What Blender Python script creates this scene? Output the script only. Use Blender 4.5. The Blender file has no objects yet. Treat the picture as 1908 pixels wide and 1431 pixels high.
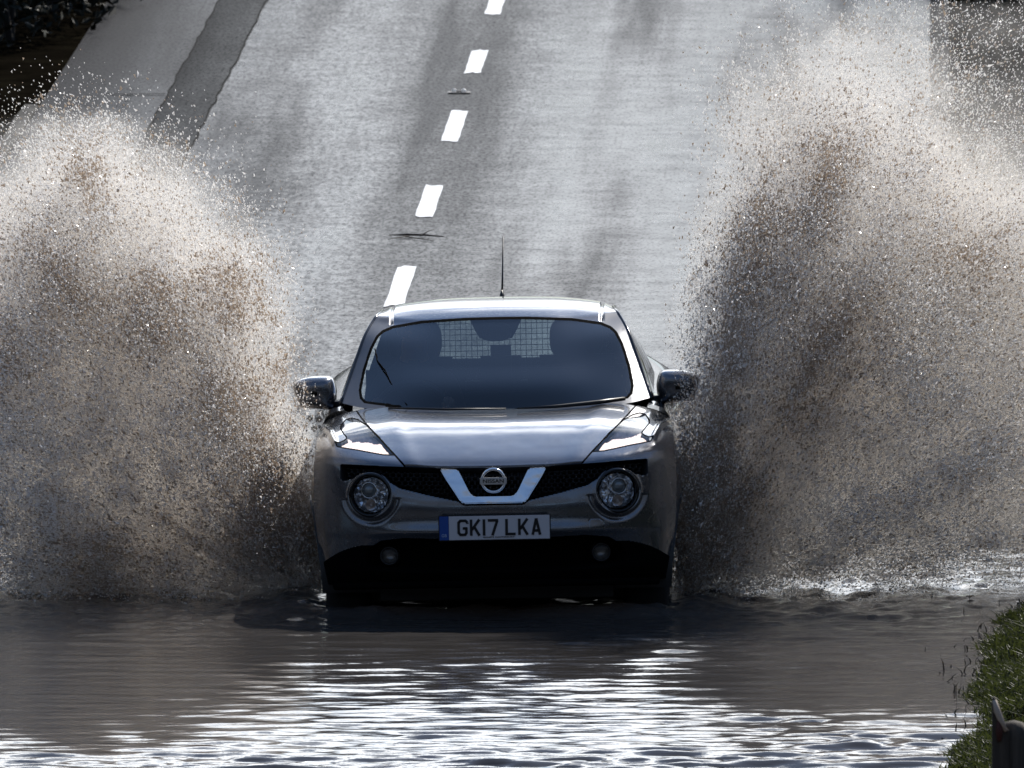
import bpy, bmesh, math, random
import numpy as np
from mathutils import Vector, Matrix
R = math.radians
rng = np.random.default_rng(7)
random.seed(7)
SC = bpy.context.scene
COL = SC.collection

# ------------------------------------------------------------------ camera
CAM_Z = 7.555
cam = bpy.data.cameras.new('camera')
cam.sensor_width = 36.0
cam.lens = 36.0 * 35119 / 1908
cam.clip_start = 2.0
cam.clip_end = 3000
cam.dof.use_dof = True
cam.dof.focus_distance = 89.0
cam.dof.aperture_fstop = 22
camo = bpy.data.objects.new('camera', cam)
camo.location = (0, 0, CAM_Z)
camo.rotation_euler = (R(90 - 4.1774), 0, 0)
COL.objects.link(camo)
SC.camera = camo

# ------------------------------------------------------------------ sky, sun, exposure
SUN_EL, SUN_AZ = 40.0, 24.0
GLOW_EL, GLOW_AZ = 21.0, 4.0      # a silver cloud bank lower down, straight ahead          # degrees; azimuth to the right of straight ahead
W = bpy.data.worlds.new('World')
SC.world = W
W.use_nodes = True
wn, wl = W.node_tree.nodes, W.node_tree.links
bg = wn['Background']
sky = wn.new('ShaderNodeTexSky')
sky.sky_type = 'NISHITA'
sky.sun_disc = False
sky.sun_elevation = R(SUN_EL)
sky.sun_rotation = R(SUN_AZ)
sky.dust_density = .15
sky.ozone_density = 2.5
tc = wn.new('ShaderNodeTexCoord')
mp = wn.new('ShaderNodeMapping'); mp.inputs['Scale'].default_value = (1.6, 1.6, 4.5)
nz = wn.new('ShaderNodeTexNoise'); nz.inputs['Scale'].default_value = 2.3; nz.inputs['Detail'].default_value = 6
cr = wn.new('ShaderNodeValToRGB')
cr.color_ramp.elements[0].position = 0.36; cr.color_ramp.elements[0].color = (0, 0, 0, 1)
cr.color_ramp.elements[1].position = 0.52; cr.color_ramp.elements[1].color = (1, 1, 1, 1)
sep = wn.new('ShaderNodeSeparateXYZ')
el = wn.new('ShaderNodeValToRGB')       # cloud cover thins out overhead
el.color_ramp.elements[0].position = 0.44; el.color_ramp.elements[0].color = (1, 1, 1, 1)
el.color_ramp.elements[1].position = 0.56; el.color_ramp.elements[1].color = (0, 0, 0, 1)
mul = wn.new('ShaderNodeMath'); mul.operation = 'MULTIPLY'
mix = wn.new('ShaderNodeMix'); mix.data_type = 'RGBA'
# cloud light: silver-bright around the sun, grey low down and away from it
dotn = wn.new('ShaderNodeVectorMath'); dotn.operation = 'DOT_PRODUCT'
dotn.inputs[1].default_value = (math.sin(R(GLOW_AZ)) * math.cos(R(GLOW_EL)), math.cos(R(GLOW_AZ)) * math.cos(R(GLOW_EL)), math.sin(R(GLOW_EL)))
glow = wn.new('ShaderNodeValToRGB')
for e_, (p_, c_) in zip([glow.color_ramp.elements[0], glow.color_ramp.elements.new(.85), glow.color_ramp.elements.new(.955), glow.color_ramp.elements[-1]], ((0, 1.1), (.85, 2.6), (.955, 10), (1, 34))):
    e_.position = p_; e_.color = (c_ * .97, c_ * .985, c_, 1)
low = wn.new('ShaderNodeValToRGB')
for e_, (p_, c_) in zip([low.color_ramp.elements[0], low.color_ramp.elements.new(.16), low.color_ramp.elements.new(.27), low.color_ramp.elements[-1]], ((0, .13), (.14, .22), (.27, 1), (1, 1))):
    e_.position = p_; e_.color = (c_, c_, c_, 1)
cm = wn.new('ShaderNodeMix'); cm.data_type = 'RGBA'; cm.blend_type = 'MULTIPLY'; cm.inputs['Factor'].default_value = 1.0
wl.new(tc.outputs['Generated'], mp.inputs['Vector'])
wl.new(mp.outputs['Vector'], nz.inputs['Vector'])
wl.new(nz.outputs['Fac'], cr.inputs['Fac'])
wl.new(tc.outputs['Generated'], sep.inputs[0])
wl.new(sep.outputs['Z'], el.inputs['Fac'])
wl.new(cr.outputs['Color'], mul.inputs[0])
wl.new(el.outputs['Color'], mul.inputs[1])
wl.new(mul.outputs[0], mix.inputs['Factor'])
wl.new(tc.outputs['Generated'], dotn.inputs[0]); wl.new(dotn.outputs['Value'], glow.inputs['Fac'])
wl.new(sep.outputs['Z'], low.inputs['Fac'])
wl.new(glow.outputs['Color'], cm.inputs['A']); wl.new(low.outputs['Color'], cm.inputs['B'])
wl.new(cm.outputs['Result'], mix.inputs['B'])
wl.new(sky.outputs['Color'], mix.inputs['A'])
wl.new(mix.outputs['Result'], bg.inputs['Color'])
bg.inputs['Strength'].default_value = 0.125
sun = bpy.data.lights.new('sun', 'SUN')
sun.energy = 4.6
sun.angle = R(0.5)
sun.color = (1.0, 0.95, 0.88)
suno = bpy.data.objects.new('sun', sun)
d = Vector((math.sin(R(SUN_AZ)) * math.cos(R(SUN_EL)), math.cos(R(SUN_AZ)) * math.cos(R(SUN_EL)), math.sin(R(SUN_EL))))
suno.rotation_euler = d.to_track_quat('Z', 'Y').to_euler()
suno.location = (20, 160, 90)
COL.objects.link(suno)
SC.view_settings.view_transform = 'Standard'
SC.view_settings.look = 'None'
SC.view_settings.gamma = 1.0
SC.view_settings.exposure = 0.35
SC.cycles.max_bounces = 16
SC.cycles.diffuse_bounces = 14
SC.cycles.volume_bounces = 10
SC.cycles.transparent_max_bounces = 16
SC.cycles.sample_clamp_indirect = 6.0

# ------------------------------------------------------------------ materials
def mat(name, color=(.5, .5, .5), rough=.5, metal=0.0, coat=0.0, emit=None, estr=0.0, spec=.5):
    m = bpy.data.materials.new(name)
    m.use_nodes = True
    b = m.node_tree.nodes['Principled BSDF']
    b.inputs['Base Color'].default_value = (*color, 1)
    b.inputs['Roughness'].default_value = rough
    b.inputs['Metallic'].default_value = metal
    b.inputs['Coat Weight'].default_value = coat
    b.inputs['Coat Roughness'].default_value = .04
    b.inputs['Specular IOR Level'].default_value = spec
    if emit:
        b.inputs['Emission Color'].default_value = (*emit, 1)
        b.inputs['Emission Strength'].default_value = estr
    return m

class NT:
    """small helper to wire node trees"""
    def __init__(s, m):
        s.m = m; s.n = m.node_tree.nodes; s.l = m.node_tree.links
        s.b = s.n.get('Principled BSDF')
    def new(s, t, **kw):
        n = s.n.new('ShaderNode' + t)
        for k, v in kw.items():
            setattr(n, k, v)
        return n
    def link(s, a, b):
        s.l.new(a, b)
    def noise(s, vec, scale, detail=4, rough=.5, map_scale=None):
        if map_scale is not None:
            mm = s.new('Mapping'); mm.inputs['Scale'].default_value = map_scale
            s.link(vec, mm.inputs['Vector']); vec = mm.outputs['Vector']
        n = s.new('TexNoise')
        n.inputs['Scale'].default_value = scale
        n.inputs['Detail'].default_value = detail
        n.inputs['Roughness'].default_value = rough
        s.link(vec, n.inputs['Vector'])
        return n.outputs['Fac']
    def ramp(s, fac, stops):
        r = s.new('ValToRGB')
        e = r.color_ramp.elements
        while len(e) < len(stops):
            e.new(.5)
        for x, (p, c) in zip(e, stops):
            x.position = p
            x.color = (c, c, c, 1) if not isinstance(c, tuple) else (*c, 1)
        s.link(fac, r.inputs['Fac'])
        return r.outputs['Color']
    def math(s, op, a, b=None, clamp=False):
        n = s.new('Math', operation=op, use_clamp=clamp)
        for i, v in enumerate((a, b)):
            if v is None:
                continue
            if isinstance(v, (int, float)):
                n.inputs[i].default_value = v
            else:
                s.link(v, n.inputs[i])
        return n.outputs[0]
    def mixc(s, fac, a, b):
        n = s.new('Mix', data_type='RGBA')
        for k, v in (('Factor', fac), ('A', a), ('B', b)):
            if isinstance(v, tuple):
                n.inputs[k].default_value = (*v, 1)
            elif isinstance(v, (int, float)):
                n.inputs[k].default_value = v
            else:
                s.link(v, n.inputs[k])
        return n.outputs['Result']
    def bump(s, h, strength, dist):
        n = s.new('Bump')
        n.inputs['Strength'].default_value = strength
        n.inputs['Distance'].default_value = dist
        s.link(h, n.inputs['Height'])
        return n.outputs['Normal']

M = {}
def car_paint():
    m = mat('gunmetal_paint', (.15, .155, .172), .27, .8, 1.0)
    t = NT(m)
    pos = t.new('TexCoord').outputs['Object']
    dirt = t.noise(pos, 9, 6, .65)
    dm = t.ramp(dirt, [(.45, 0.0), (.75, 1.0)])
    sepz = t.new('SeparateXYZ'); t.link(pos, sepz.inputs[0])
    low = t.ramp(sepz.outputs['Z'], [(.25, 1.0), (.95, .12)])       # road film, thickest low down
    f = t.math('MULTIPLY', dm, low)
    f = t.math('MULTIPLY', f, .55)
    t.link(t.mixc(f, (.15, .155, .172), (.11, .095, .08)), t.b.inputs['Base Color'])
    t.link(t.math('ADD', t.math('MULTIPLY', f, .5), .24), t.b.inputs['Roughness'])
    t.link(t.math('SUBTRACT', 1.0, f), t.b.inputs['Coat Weight'])
    beads = t.ramp(t.noise(pos, 130, 2), [(.60, 0.0), (.68, 1.0)])        # rain beads and ripples of water on the panels
    hgt = t.math('ADD', t.math('MULTIPLY', beads, .35), t.noise(pos, 3.5, 3))
    t.link(t.bump(hgt, .10, .010), t.b.inputs['Normal'])
    return m
M['paint'] = car_paint()
M['plastic'] = mat('black_plastic', (.012, .012, .013), .45)
M['gloss_black'] = mat('gloss_black', (.006, .006, .007), .12)
M['rubber'] = mat('tyre_rubber', (.012, .012, .012), .75)
M['bar'] = mat('brushed_badge', (.62, .63, .65), .38, .8)
M['chrome'] = mat('chrome', (.75, .76, .78), .12, 1.0)
M['silver'] = mat('silver_reflector', (.52, .47, .46), .40, .4)
M['fog'] = mat('fog_reflector', (.20, .19, .18), .30, .7)
M['darkmetal'] = mat('dark_metal', (.05, .05, .055), .4, 1.0)
M['alloy'] = mat('alloy_rim', (.35, .35, .36), .35, 1.0)
M['white_plate'] = mat('plate_white', (.62, .60, .62), .45)
M['blue_plate'] = mat('plate_blue', (.01, .07, .32), .4)
M['plate_black'] = mat('plate_black', (.006, .006, .007), .5)
M['plate_pale'] = mat('plate_pale_blue', (.35, .45, .65), .5)
M['drl'] = mat('running_light_glow', (.8, .75, .72), .3, emit=(1.0, .82, .73), estr=1.05)
M['cabin'] = mat('cabin_trim', (.012, .012, .014), .8)
M['seat'] = mat('seat_fabric', (.03, .03, .034), .9)
M['amber'] = mat('bulb_cap', (.6, .5, .45), .3, .6)
M['projector'] = mat('projector_glass', (.16, .18, .19), .08, .3, 1.0)
M['grille_black'] = mat('grille_black', (.004, .004, .005), .5, spec=.25)

M['facet'] = mat('faceted_reflector', (.88, .89, .92), .12, .9)
t_ = NT(M['facet']); vo = t_.new('TexVoronoi'); vo.inputs['Scale'].default_value = 70
t_.link(t_.new('TexCoord').outputs['Object'], vo.inputs['Vector']); 
va = t_.new('VectorMath', operation='SUBTRACT'); va.inputs[1].default_value = (.5, .5, .35); t_.link(vo.outputs['Color'], va.inputs[0])
vs_ = t_.new('VectorMath', operation='SCALE'); vs_.inputs['Scale'].default_value = 1.3; t_.link(va.outputs[0], vs_.inputs[0])
vd = t_.new('VectorMath', operation='ADD'); t_.link(vs_.outputs[0], vd.inputs[0]); t_.link(t_.new('NewGeometry').outputs['Normal'], vd.inputs[1])
vn = t_.new('VectorMath', operation='NORMALIZE'); t_.link(vd.outputs[0], vn.inputs[0]); t_.link(vn.outputs[0], t_.b.inputs['Normal'])
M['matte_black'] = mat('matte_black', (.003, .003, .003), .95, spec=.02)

def glass(name, tint, refl=(1, 1, 1), rough=.02, ior=1.5, trans=1.0):
    m = bpy.data.materials.new(name); m.use_nodes = True
    t = NT(m); n = t.n; n.remove(t.b)
    out = n['Material Output']
    fr = t.new('Fresnel'); fr.inputs['IOR'].default_value = ior
    tr = t.new('BsdfTransparent'); tr.inputs['Color'].default_value = (*tint, 1)
    gl = t.new('BsdfGlossy'); gl.inputs['Color'].default_value = (*refl, 1); gl.inputs['Roughness'].default_value = rough
    mx = t.new('MixShader')
    t.link(fr.outputs[0], mx.inputs[0]); t.link(tr.outputs[0], mx.inputs[1]); t.link(gl.outputs[0], mx.inputs[2])
    t.link(mx.outputs[0], out.inputs['Surface'])
    return m
M['screen'] = glass('windscreen_glass', (.62, .70, .72), (1, 1, 1), .01, 1.85)
M['tint'] = glass('dark_window_glass', (.07, .08, .085), (1, 1, 1), .02, 1.5)
M['rear_glass'] = glass('rear_window_glass', (.36, .41, .42), (1, 1, 1), .02, 1.3)
M['lens'] = glass('lamp_lens', (.97, .97, .97), (1, 1, 1), .03, 1.25)

# ------------------------------------------------------------------ mesh helpers
def link(o, parent=None):
    COL.objects.link(o)
    if parent is not None:
        o.parent = parent
    return o

def np_mesh(name, V, F, m=None, parent=None, smooth=True, mats=None, midx=None, uv=None):
    V = np.asarray(V, np.float32); F = np.asarray(F, np.int32)
    k = F.shape[1]
    me = bpy.data.meshes.new(name)
    me.vertices.add(len(V)); me.vertices.foreach_set('co', V.ravel())
    me.loops.add(F.size); me.loops.foreach_set('vertex_index', F.ravel())
    me.polygons.add(len(F))
    me.polygons.foreach_set('loop_start', np.arange(0, F.size, k, dtype=np.int32))
    me.polygons.foreach_set('loop_total', np.full(len(F), k, np.int32))
    for x in (mats or ([m] if m else [])):
        me.materials.append(x)
    if midx is not None:
        me.polygons.foreach_set('material_index', np.asarray(midx, np.int32))
    me.update(calc_edges=True)
    me.polygons.foreach_set('use_smooth', np.full(len(F), bool(smooth)))
    if uv is not None:
        l = me.uv_layers.new(name='UVMap')
        l.data.foreach_set('uv', np.asarray(uv, np.float32)[F.ravel()].ravel())
    me.validate(clean_customdata=False)
    return link(bpy.data.objects.new(name, me), parent)

def grid_faces(r, c):
    i = np.arange(r * c).reshape(r, c)
    return np.stack([i[:-1, :-1], i[:-1, 1:], i[1:, 1:], i[1:, :-1]], -1).reshape(-1, 4)

def bm_obj(name, bm, m, parent=None, smooth=False, mats=None):
    me = bpy.data.meshes.new(name)
    bm.normal_update()
    bm.to_mesh(me); bm.free()
    for x in (mats or [m]):
        me.materials.append(x)
    if smooth:
        me.polygons.foreach_set('use_smooth', np.full(len(me.polygons), True))
    return link(bpy.data.objects.new(name, me), parent)

def add_box(bm, c, s, rot=None, bevel=0.0):
    g = bmesh.ops.create_cube(bm, size=1.0)['verts']
    bmesh.ops.scale(bm, vec=s, verts=g)
    if bevel:
        es = list({e for v in g for e in v.link_edges})
        r = bmesh.ops.bevel(bm, geom=es, offset=bevel, segments=2, affect='EDGES')
        g = list({v for v in r['verts']} | {v for v in g if v.is_valid})
    if rot is not None:
        bmesh.ops.rotate(bm, cent=(0, 0, 0), matrix=rot, verts=g)
    bmesh.ops.translate(bm, vec=c, verts=g)
    return g

def add_tube(bm, pts, rad, seg=8, caps=True):
    pts = [Vector(p) for p in pts]
    rads = rad if isinstance(rad, (list, tuple)) else [rad] * len(pts)
    rings = []
    up = Vector((0.13, .21, 1)).normalized()
    for i, p in enumerate(pts):
        t = (pts[min(i + 1, len(pts) - 1)] - pts[max(i - 1, 0)]).normalized()
        a = t.cross(up)
        if a.length < 1e-3:
            a = t.cross(Vector((1, 0, 0)))
        a.normalize(); b = t.cross(a)
        rings.append([bm.verts.new(p + (a * math.cos(q) + b * math.sin(q)) * rads[i]) for q in [2 * math.pi * k / seg for k in range(seg)]])
    for r0, r1 in zip(rings, rings[1:]):
        for k in range(seg):
            bm.faces.new((r0[k], r0[(k + 1) % seg], r1[(k + 1) % seg], r1[k]))
    if caps:
        bm.faces.new(rings[0][::-1]); bm.faces.new(rings[-1])

def add_lathe(bm, prof, seg=40, M4=None):
    """prof: list of (radius, depth) turned about the local -Y (facing) axis"""
    rings = []
    for r, dd in prof:
        ring = []
        for k in range(seg):
            a = 2 * math.pi * k / seg
            v = Vector((r * math.cos(a), dd, r * math.sin(a)))
            ring.append(bm.verts.new(M4 @ v if M4 is not None else v))
        rings.append(ring)
    for r0, r1 in zip(rings, rings[1:]):
        for k in range(seg):
            bm.faces.new((r0[k], r0[(k + 1) % seg], r1[(k + 1) % seg], r1[k]))

def pillow(name, outline, m, parent, front, back, steps=7, power=.5):
    """closed rounded body from an outline in x, z with a convex front (-y) and back"""
    P = np.array(outline, float)
    # resample smooth
    P = closed_spline(P, 64)
    c = P.mean(0)
    n = len(P)
    V, F = [], []
    ts = np.linspace(0, 1, steps)
    seq = [(-front * math.sqrt(max(0, 1 - s ** 2)), s) for s in ts] + [(back * math.sqrt(max(0, 1 - s ** 2)), s) for s in ts[::-1][1:]]
    for yy, s in seq:
        s = max(s, .02) ** power if s < 1 else 1
        for p in P:
            q = c + (p - c) * s
            V.append((q[0], yy, q[1]))
    for a in range(len(seq) - 1):
        for k in range(n):
            F.append((a * n + k, (a + 1) * n + k, (a + 1) * n + (k + 1) % n, a * n + (k + 1) % n))
    o = np_mesh(name, V, F, m, parent)
    return o

def closed_spline(P, n):
    P = np.asarray(P, float)
    k = len(P)
    out = []
    for t in np.linspace(0, k, n, endpoint=False):
        i = int(t); u = t - i
        p0, p1, p2, p3 = P[(i - 1) % k], P[i % k], P[(i + 1) % k], P[(i + 2) % k]
        out.append(.5 * ((2 * p1) + (-p0 + p2) * u + (2 * p0 - 5 * p1 + 4 * p2 - p3) * u * u + (-p0 + 3 * p1 - 3 * p2 + p3) * u ** 3))
    return np.array(out)

def cr_axis(A, n):
    """Catmull-Rom resampling of A along axis 0 to n samples"""
    A = np.asarray(A, float)
    k = A.shape[0]
    E = np.concatenate([2 * A[:1] - A[1:2], A, 2 * A[-1:] - A[-2:-1]], 0)
    t = np.linspace(0, k - 1, n)
    i = np.minimum(t.astype(int), k - 2)
    u = (t - i).reshape(-1, *([1] * (A.ndim - 1)))
    p0, p1, p2, p3 = E[i], E[i + 1], E[i + 2], E[i + 3]
    return .5 * ((2 * p1) + (-p0 + p2) * u + (2 * p0 - 5 * p1 + 4 * p2 - p3) * u * u + (-p0 + 3 * p1 - 3 * p2 + p3) * u ** 3)

def in_poly(P, poly):
    x, y = P[..., 0], P[..., 1]
    ins = np.zeros(x.shape, bool)
    n = len(poly)
    for i in range(n):
        x0, y0 = poly[i]; x1, y1 = poly[(i + 1) % n]
        if y0 == y1:
            continue
        c = ((y0 > y) != (y1 > y)) & (x < (x1 - x0) * (y - y0) / (y1 - y0) + x0)
        ins ^= c
    return ins

def dist_line(P, line, closed=False):
    dmin = np.full(P.shape[:-1], 1e9)
    L = list(line) + ([line[0]] if closed else [])
    for a, b in zip(L, L[1:]):
        a = np.array(a, float); b = np.array(b, float)
        ab = b - a
        t = np.clip(((P - a) @ ab) / max(ab @ ab, 1e-9), 0, 1)
        dmin = np.minimum(dmin, np.linalg.norm(P - (a + t[..., None] * ab), axis=-1))
    return dmin

def tag(o, label=None, cat=None, group=None, kind=None):
    if label: o['label'] = label
    if cat: o['category'] = cat
    if group: o['group'] = group
    if kind: o['kind'] = kind
    return o

def empty(name, loc=(0, 0, 0)):
    o = bpy.data.objects.new(name, None)
    o.location = loc
    COL.objects.link(o)
    return o

def vnoise(x, y, seed=0):
    """smooth value noise on arrays"""
    r = np.random.default_rng(seed)
    T = r.random((256, 256))
    xi = np.floor(x).astype(int); yi = np.floor(y).astype(int)
    u = x - xi; v = y - yi
    u = u * u * (3 - 2 * u); v = v * v * (3 - 2 * v)
    g = lambda a, b: T[a % 256, b % 256]
    return (g(xi, yi) * (1 - u) + g(xi + 1, yi) * u) * (1 - v) + (g(xi, yi + 1) * (1 - u) + g(xi + 1, yi + 1) * u) * v

def fbm(x, y, oct=4, seed=0, gain=.5):
    s = 0; a = 1; tot = 0
    for k in range(oct):
        s = s + a * vnoise(x * 2 ** k + 13.7 * k, y * 2 ** k + 7.1 * k, seed + k)
        tot += a; a *= gain
    return s / tot

# ------------------------------------------------------------------ the lie of the land
def road_cx(y):            # x of the painted centre line
    return -.673 + .022 * (y - 107)
def road_z(y):
    y = np.asarray(y, float)
    z = np.where(y > 95, .015 * (y - 95), -.06 * (95 - y))
    z = np.maximum(z, -.18)
    z = np.where(y < 68, np.minimum(-.18 + .03 * (68 - y), .25), z)
    return np.where(y > 240, .015 * 145 + .002 * (y - 240), z)

# ground sheet to the horizon (earth and rough grass)
def ground_mat():
    m = mat('dark_earth', (.02, .018, .013), .95, spec=0.0)
    t = NT(m); pos = t.new('TexCoord').outputs['Object']
    a = t.noise(pos, 2.2, 8, .65)
    t.link(t.ramp(a, [(.3, (.002, .0018, .0013)), (.55, (.006, .005, .0035)), (.75, (.011, .010, .006))]), t.b.inputs['Base Color'])
    t.link(t.bump(t.noise(pos, 18, 5), .8, .03), t.b.inputs['Normal'])
    return m
M['earth'] = ground_mat()
ys = np.concatenate([[-400, -100, 0, 30], np.arange(50, 260, 2.0), [300, 400, 600, 900, 1400, 2000]])
xs = np.concatenate([[-1500, -500, -150, -50, -20], np.arange(-12, 12.1, .5), [20, 50, 150, 500, 1500]])
X, Y = np.meshgrid(xs, ys)
lat = X - road_cx(Y)
Z = road_z(Y) - .02
side = np.clip((np.abs(lat - .15) - 3.1) / 2.5, 0, 1.6)
bank = np.where((Y > 97), 1.0, 0.0) * side * .5 + np.where(Y < 74, .25, 0) * side
side_r = np.clip((lat - 3.4) / 3.0, 0, 1.5)
Z = Z + bank * (.6 + .8 * fbm(X * .7, Y * .3, 3, 3)) + np.where((Y <= 97) & (Y >= 74), side * .08, 0)
Z = np.where((np.abs(lat - .15) < 3.6), road_z(Y) - .05, Z)
tag(np_mesh('ground', np.stack([X, Y, Z], -1).reshape(-1, 3), grid_faces(len(ys), len(xs)), M['earth']), kind='structure')

# unseen wooded rises, added to cut the fill light from beside and behind the camera;
# they also show in the paintwork and the water
def ridge(name, az0, az1, dist, h0, h1, seed):
    n = 260
    az = np.linspace(R(az0), R(az1), n)
    rows_ = []
    for f in np.linspace(0, 1, 14):
        hgt = h0 + (h1 - h0) * fbm(az * 6, az * 0, 3, seed)
        hgt = hgt * sstep0(np.minimum((az - az[0]) / R(10), (az[-1] - az) / R(10)))
        rr = dist - 14 * math.sin(f * 3.14) + 18 * f + (fbm(az * 60, az * 0 + f * 9, 3, seed + 3) - .5) * 7
        zz = hgt * f + (fbm(az * 90, az * 0 + f * 14, 3, seed + 5) - .5) * 3.2 * f - 2 * (1 - f)
        rows_.append(np.stack([np.sin(az) * rr, 100 + np.cos(az) * rr, zz], -1))
    o = np_mesh(name, np.array(rows_).reshape(-1, 3), grid_faces(14, n), M['unseen_ridge'])
    return tag(o, kind='structure')
def sstep0(x):
    x = np.clip(x, 0, 1); return x * x * (3 - 2 * x)
M['unseen_ridge'] = ground_mat()
ridge('unseen_hills', 50, 310, 165, 20, 36, 91)

# wet asphalt carriageway; UV: u = metres right of the centre line, v = metres along
def asphalt_mat(name='wet_asphalt', dark=False):
    m = mat(name, (.03, .03, .032), .3)
    t = NT(m)
    uv = t.new('UVMap').outputs['UV']
    sp = t.new('SeparateXYZ'); t.link(uv, sp.inputs[0])
    grit = t.noise(uv, 1.0, 3, .6, (48, 11.0, 1))
    grit2 = t.noise(uv, 1.0, 2, .6, (110, 26, 1))
    big = t.noise(uv, 1.0, 4, .55, (1.5, .045, 1))            # broad wet and dry sweeps
    streak = t.noise(uv, 1.0, 4, .6, (1.6, .55, 1))
    # a coarse worn patch in the far lane
    du = t.math('MULTIPLY', t.math('ADD', sp.outputs['X'], .98), 2.6)
    dv = t.math('MULTIPLY', t.math('SUBTRACT', sp.outputs['Y'], 116.5), .17)
    rr = t.math('ADD', t.math('MULTIPLY', du, du), t.math('MULTIPLY', dv, dv))
    patch = t.math('MULTIPLY', t.ramp(rr, [(0.0, 1.0), (.9, 0.0)]), t.ramp(streak, [(.35, .3), (.6, 1.0)]))
    wet = t.ramp(big, [(.36, 0.06), (.60, 1.0)])
    crown_u = t.math('DIVIDE', t.math('SUBTRACT', sp.outputs['X'], .10), .42)   # dry, coarse strip along the painted line
    crown = t.math('POWER', 2.718, t.math('MULTIPLY', t.math('MULTIPLY', crown_u, crown_u), -1.0))
    wet = t.math('MULTIPLY', wet, t.math('SUBTRACT', 1.0, t.math('MULTIPLY', crown, .62)))
    wet = t.math('MULTIPLY', wet, t.ramp(streak, [(.3, .55), (.6, 1.0)]))
    wet = t.math('MULTIPLY', wet, t.math('SUBTRACT', 1.0, t.math('MULTIPLY', patch, .8)))
    rough = t.math('SUBTRACT', .48, t.math('MULTIPLY', wet, .12 if dark else .28))
    # bare stones and hollows breaking the water film
    fine = t.noise(uv, 1.0, 6, .72, (26, 4.6, 1))
    film = t.ramp(fine, [(.43, .06), (.60, 1.0)])
    rows = t.ramp(t.noise(uv, 1.0, 5, .7, (3.0, 3.4, 1)), [(.40, .30), (.58, 1.0)])
    lane = t.ramp(t.math('DIVIDE', t.math('ADD', sp.outputs['X'], 3.0), 6.0), [(0.0, .03), (.17, .08), (.267, .52), (.358, 1.0), (.44, .72), (.56, .62), (.667, 1.0), (.78, .70), (.93, .50)])  # brighter wheel tracks; dark left end paints in the hedge's reflection
    away = t.ramp(t.math('DIVIDE', t.math('SUBTRACT', sp.outputs['Y'], 96), 50), [(0.20, 1.0), (.55, .68), (.85, .44)])  # reflected sky dimmed with distance, put into the film by hand
    sheen = t.ramp(t.math('DIVIDE', t.math('ADD', sp.outputs['X'], 3.0), 6.0), [(.54, 0.0), (.64, .62)])      # right lane evened out, standing in for the spray haze over it
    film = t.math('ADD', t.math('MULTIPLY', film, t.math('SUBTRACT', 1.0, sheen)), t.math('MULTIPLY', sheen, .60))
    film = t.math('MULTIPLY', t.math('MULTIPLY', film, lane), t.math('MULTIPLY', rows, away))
    stones = t.ramp(t.noise(uv, 1.0, 4, .6, (24, 3.0, 1)), [(.47, 0.0), (.51, 1.0)])
    film = t.math('MULTIPLY', film, t.math('SUBTRACT', 1.0, t.math('MULTIPLY', patch, t.math('MULTIPLY', stones, .96))))
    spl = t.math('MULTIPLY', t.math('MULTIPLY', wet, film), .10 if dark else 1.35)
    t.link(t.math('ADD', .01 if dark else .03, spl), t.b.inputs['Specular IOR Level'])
    g = t.ramp(grit, [(.38, 1.0), (.50, 0.0)])
    rough = t.math('ADD', rough, t.math('MULTIPLY', g, .18))
    t.link(rough, t.b.inputs['Roughness'])
    col = t.mixc(grit2, (.006, .006, .0065) if dark else (.014, .0145, .016), (.020, .020, .021) if dark else (.045, .045, .048))
    t.link(col, t.b.inputs['Base Color'])
    h = t.math('ADD', t.math('MULTIPLY', grit, 1.0), t.math('MULTIPLY', grit2, .5))
    st = t.math('ADD', t.math('MULTIPLY', patch, 1.2), .35)
    bn = t.new('Bump'); bn.inputs['Distance'].default_value = .006
    t.link(h, bn.inputs['Height'])
    t.link(t.math('MULTIPLY', st, .5 if dark else .28, True), bn.inputs['Strength'])
    t.link(bn.outputs['Normal'], t.b.inputs['Normal'])
    t.b.inputs['IOR'].default_value = 1.4
    return m
M['asphalt'] = asphalt_mat()
M['asphalt_dark'] = asphalt_mat('patched_asphalt', True)

def ribbon(name, u0, u1, v0, v1, lift, m, du=.25, dv=.5, edge=0.0, seed=0, kind='structure', par=False):
    us = np.linspace(u0, u1, max(3, int((u1 - u0) / du) + 1)); vs = np.linspace(v0, v1, max(3, int((v1 - v0) / dv) + 1))
    U, Vv = np.meshgrid(us, vs)
    if edge:
        e0 = (fbm(Vv[:, 0] * 1.7, Vv[:, 0] * 0 + 3, 4, seed) - .5) * edge
        e1 = (fbm(Vv[:, 0] * 1.7, Vv[:, 0] * 0 + 9, 4, seed + 5) - .5) * edge
        if par: e1 = e0
        f = (U - u0) / (u1 - u0)
        U = U + e0[:, None] * (1 - f) + e1[:, None] * f
    P = np.stack([road_cx(Vv) + U, Vv, road_z(Vv) + lift], -1).reshape(-1, 3)
    o = np_mesh(name, P, grid_faces(len(vs), len(us)), m, uv=np.stack([U, Vv], -1).reshape(-1, 2))
    return tag(o, kind=kind)
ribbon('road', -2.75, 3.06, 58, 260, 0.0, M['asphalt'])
M['crack'] = mat('road_crack', (.006, .006, .006), .9, spec=.05)
M['film'] = mat('standing_water', (.02, .02, .02), .08)
ribbon('repair_strip', -1.96, -1.62, 98, 175, .004, M['asphalt_dark'], .06, .15, .035, 4)

ribbon('road_crack', -1.626, -1.616, 112, 175, .008, M['crack'], .01, .15, .035, 9, par=True)
ribbon('road_crack', -1.962, -1.952, 116, 175, .008, M['crack'], .01, .15, .035, 4, par=True)
for k, (v_, a_, b_) in enumerate([(123.6, -2.35, -1.97), (119.3, -1.9, -1.66)]):
    ribbon('road_crack', a_, b_, v_, v_ + .05, .009, M['crack'], .03, .02, .02, 30 + k)

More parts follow.
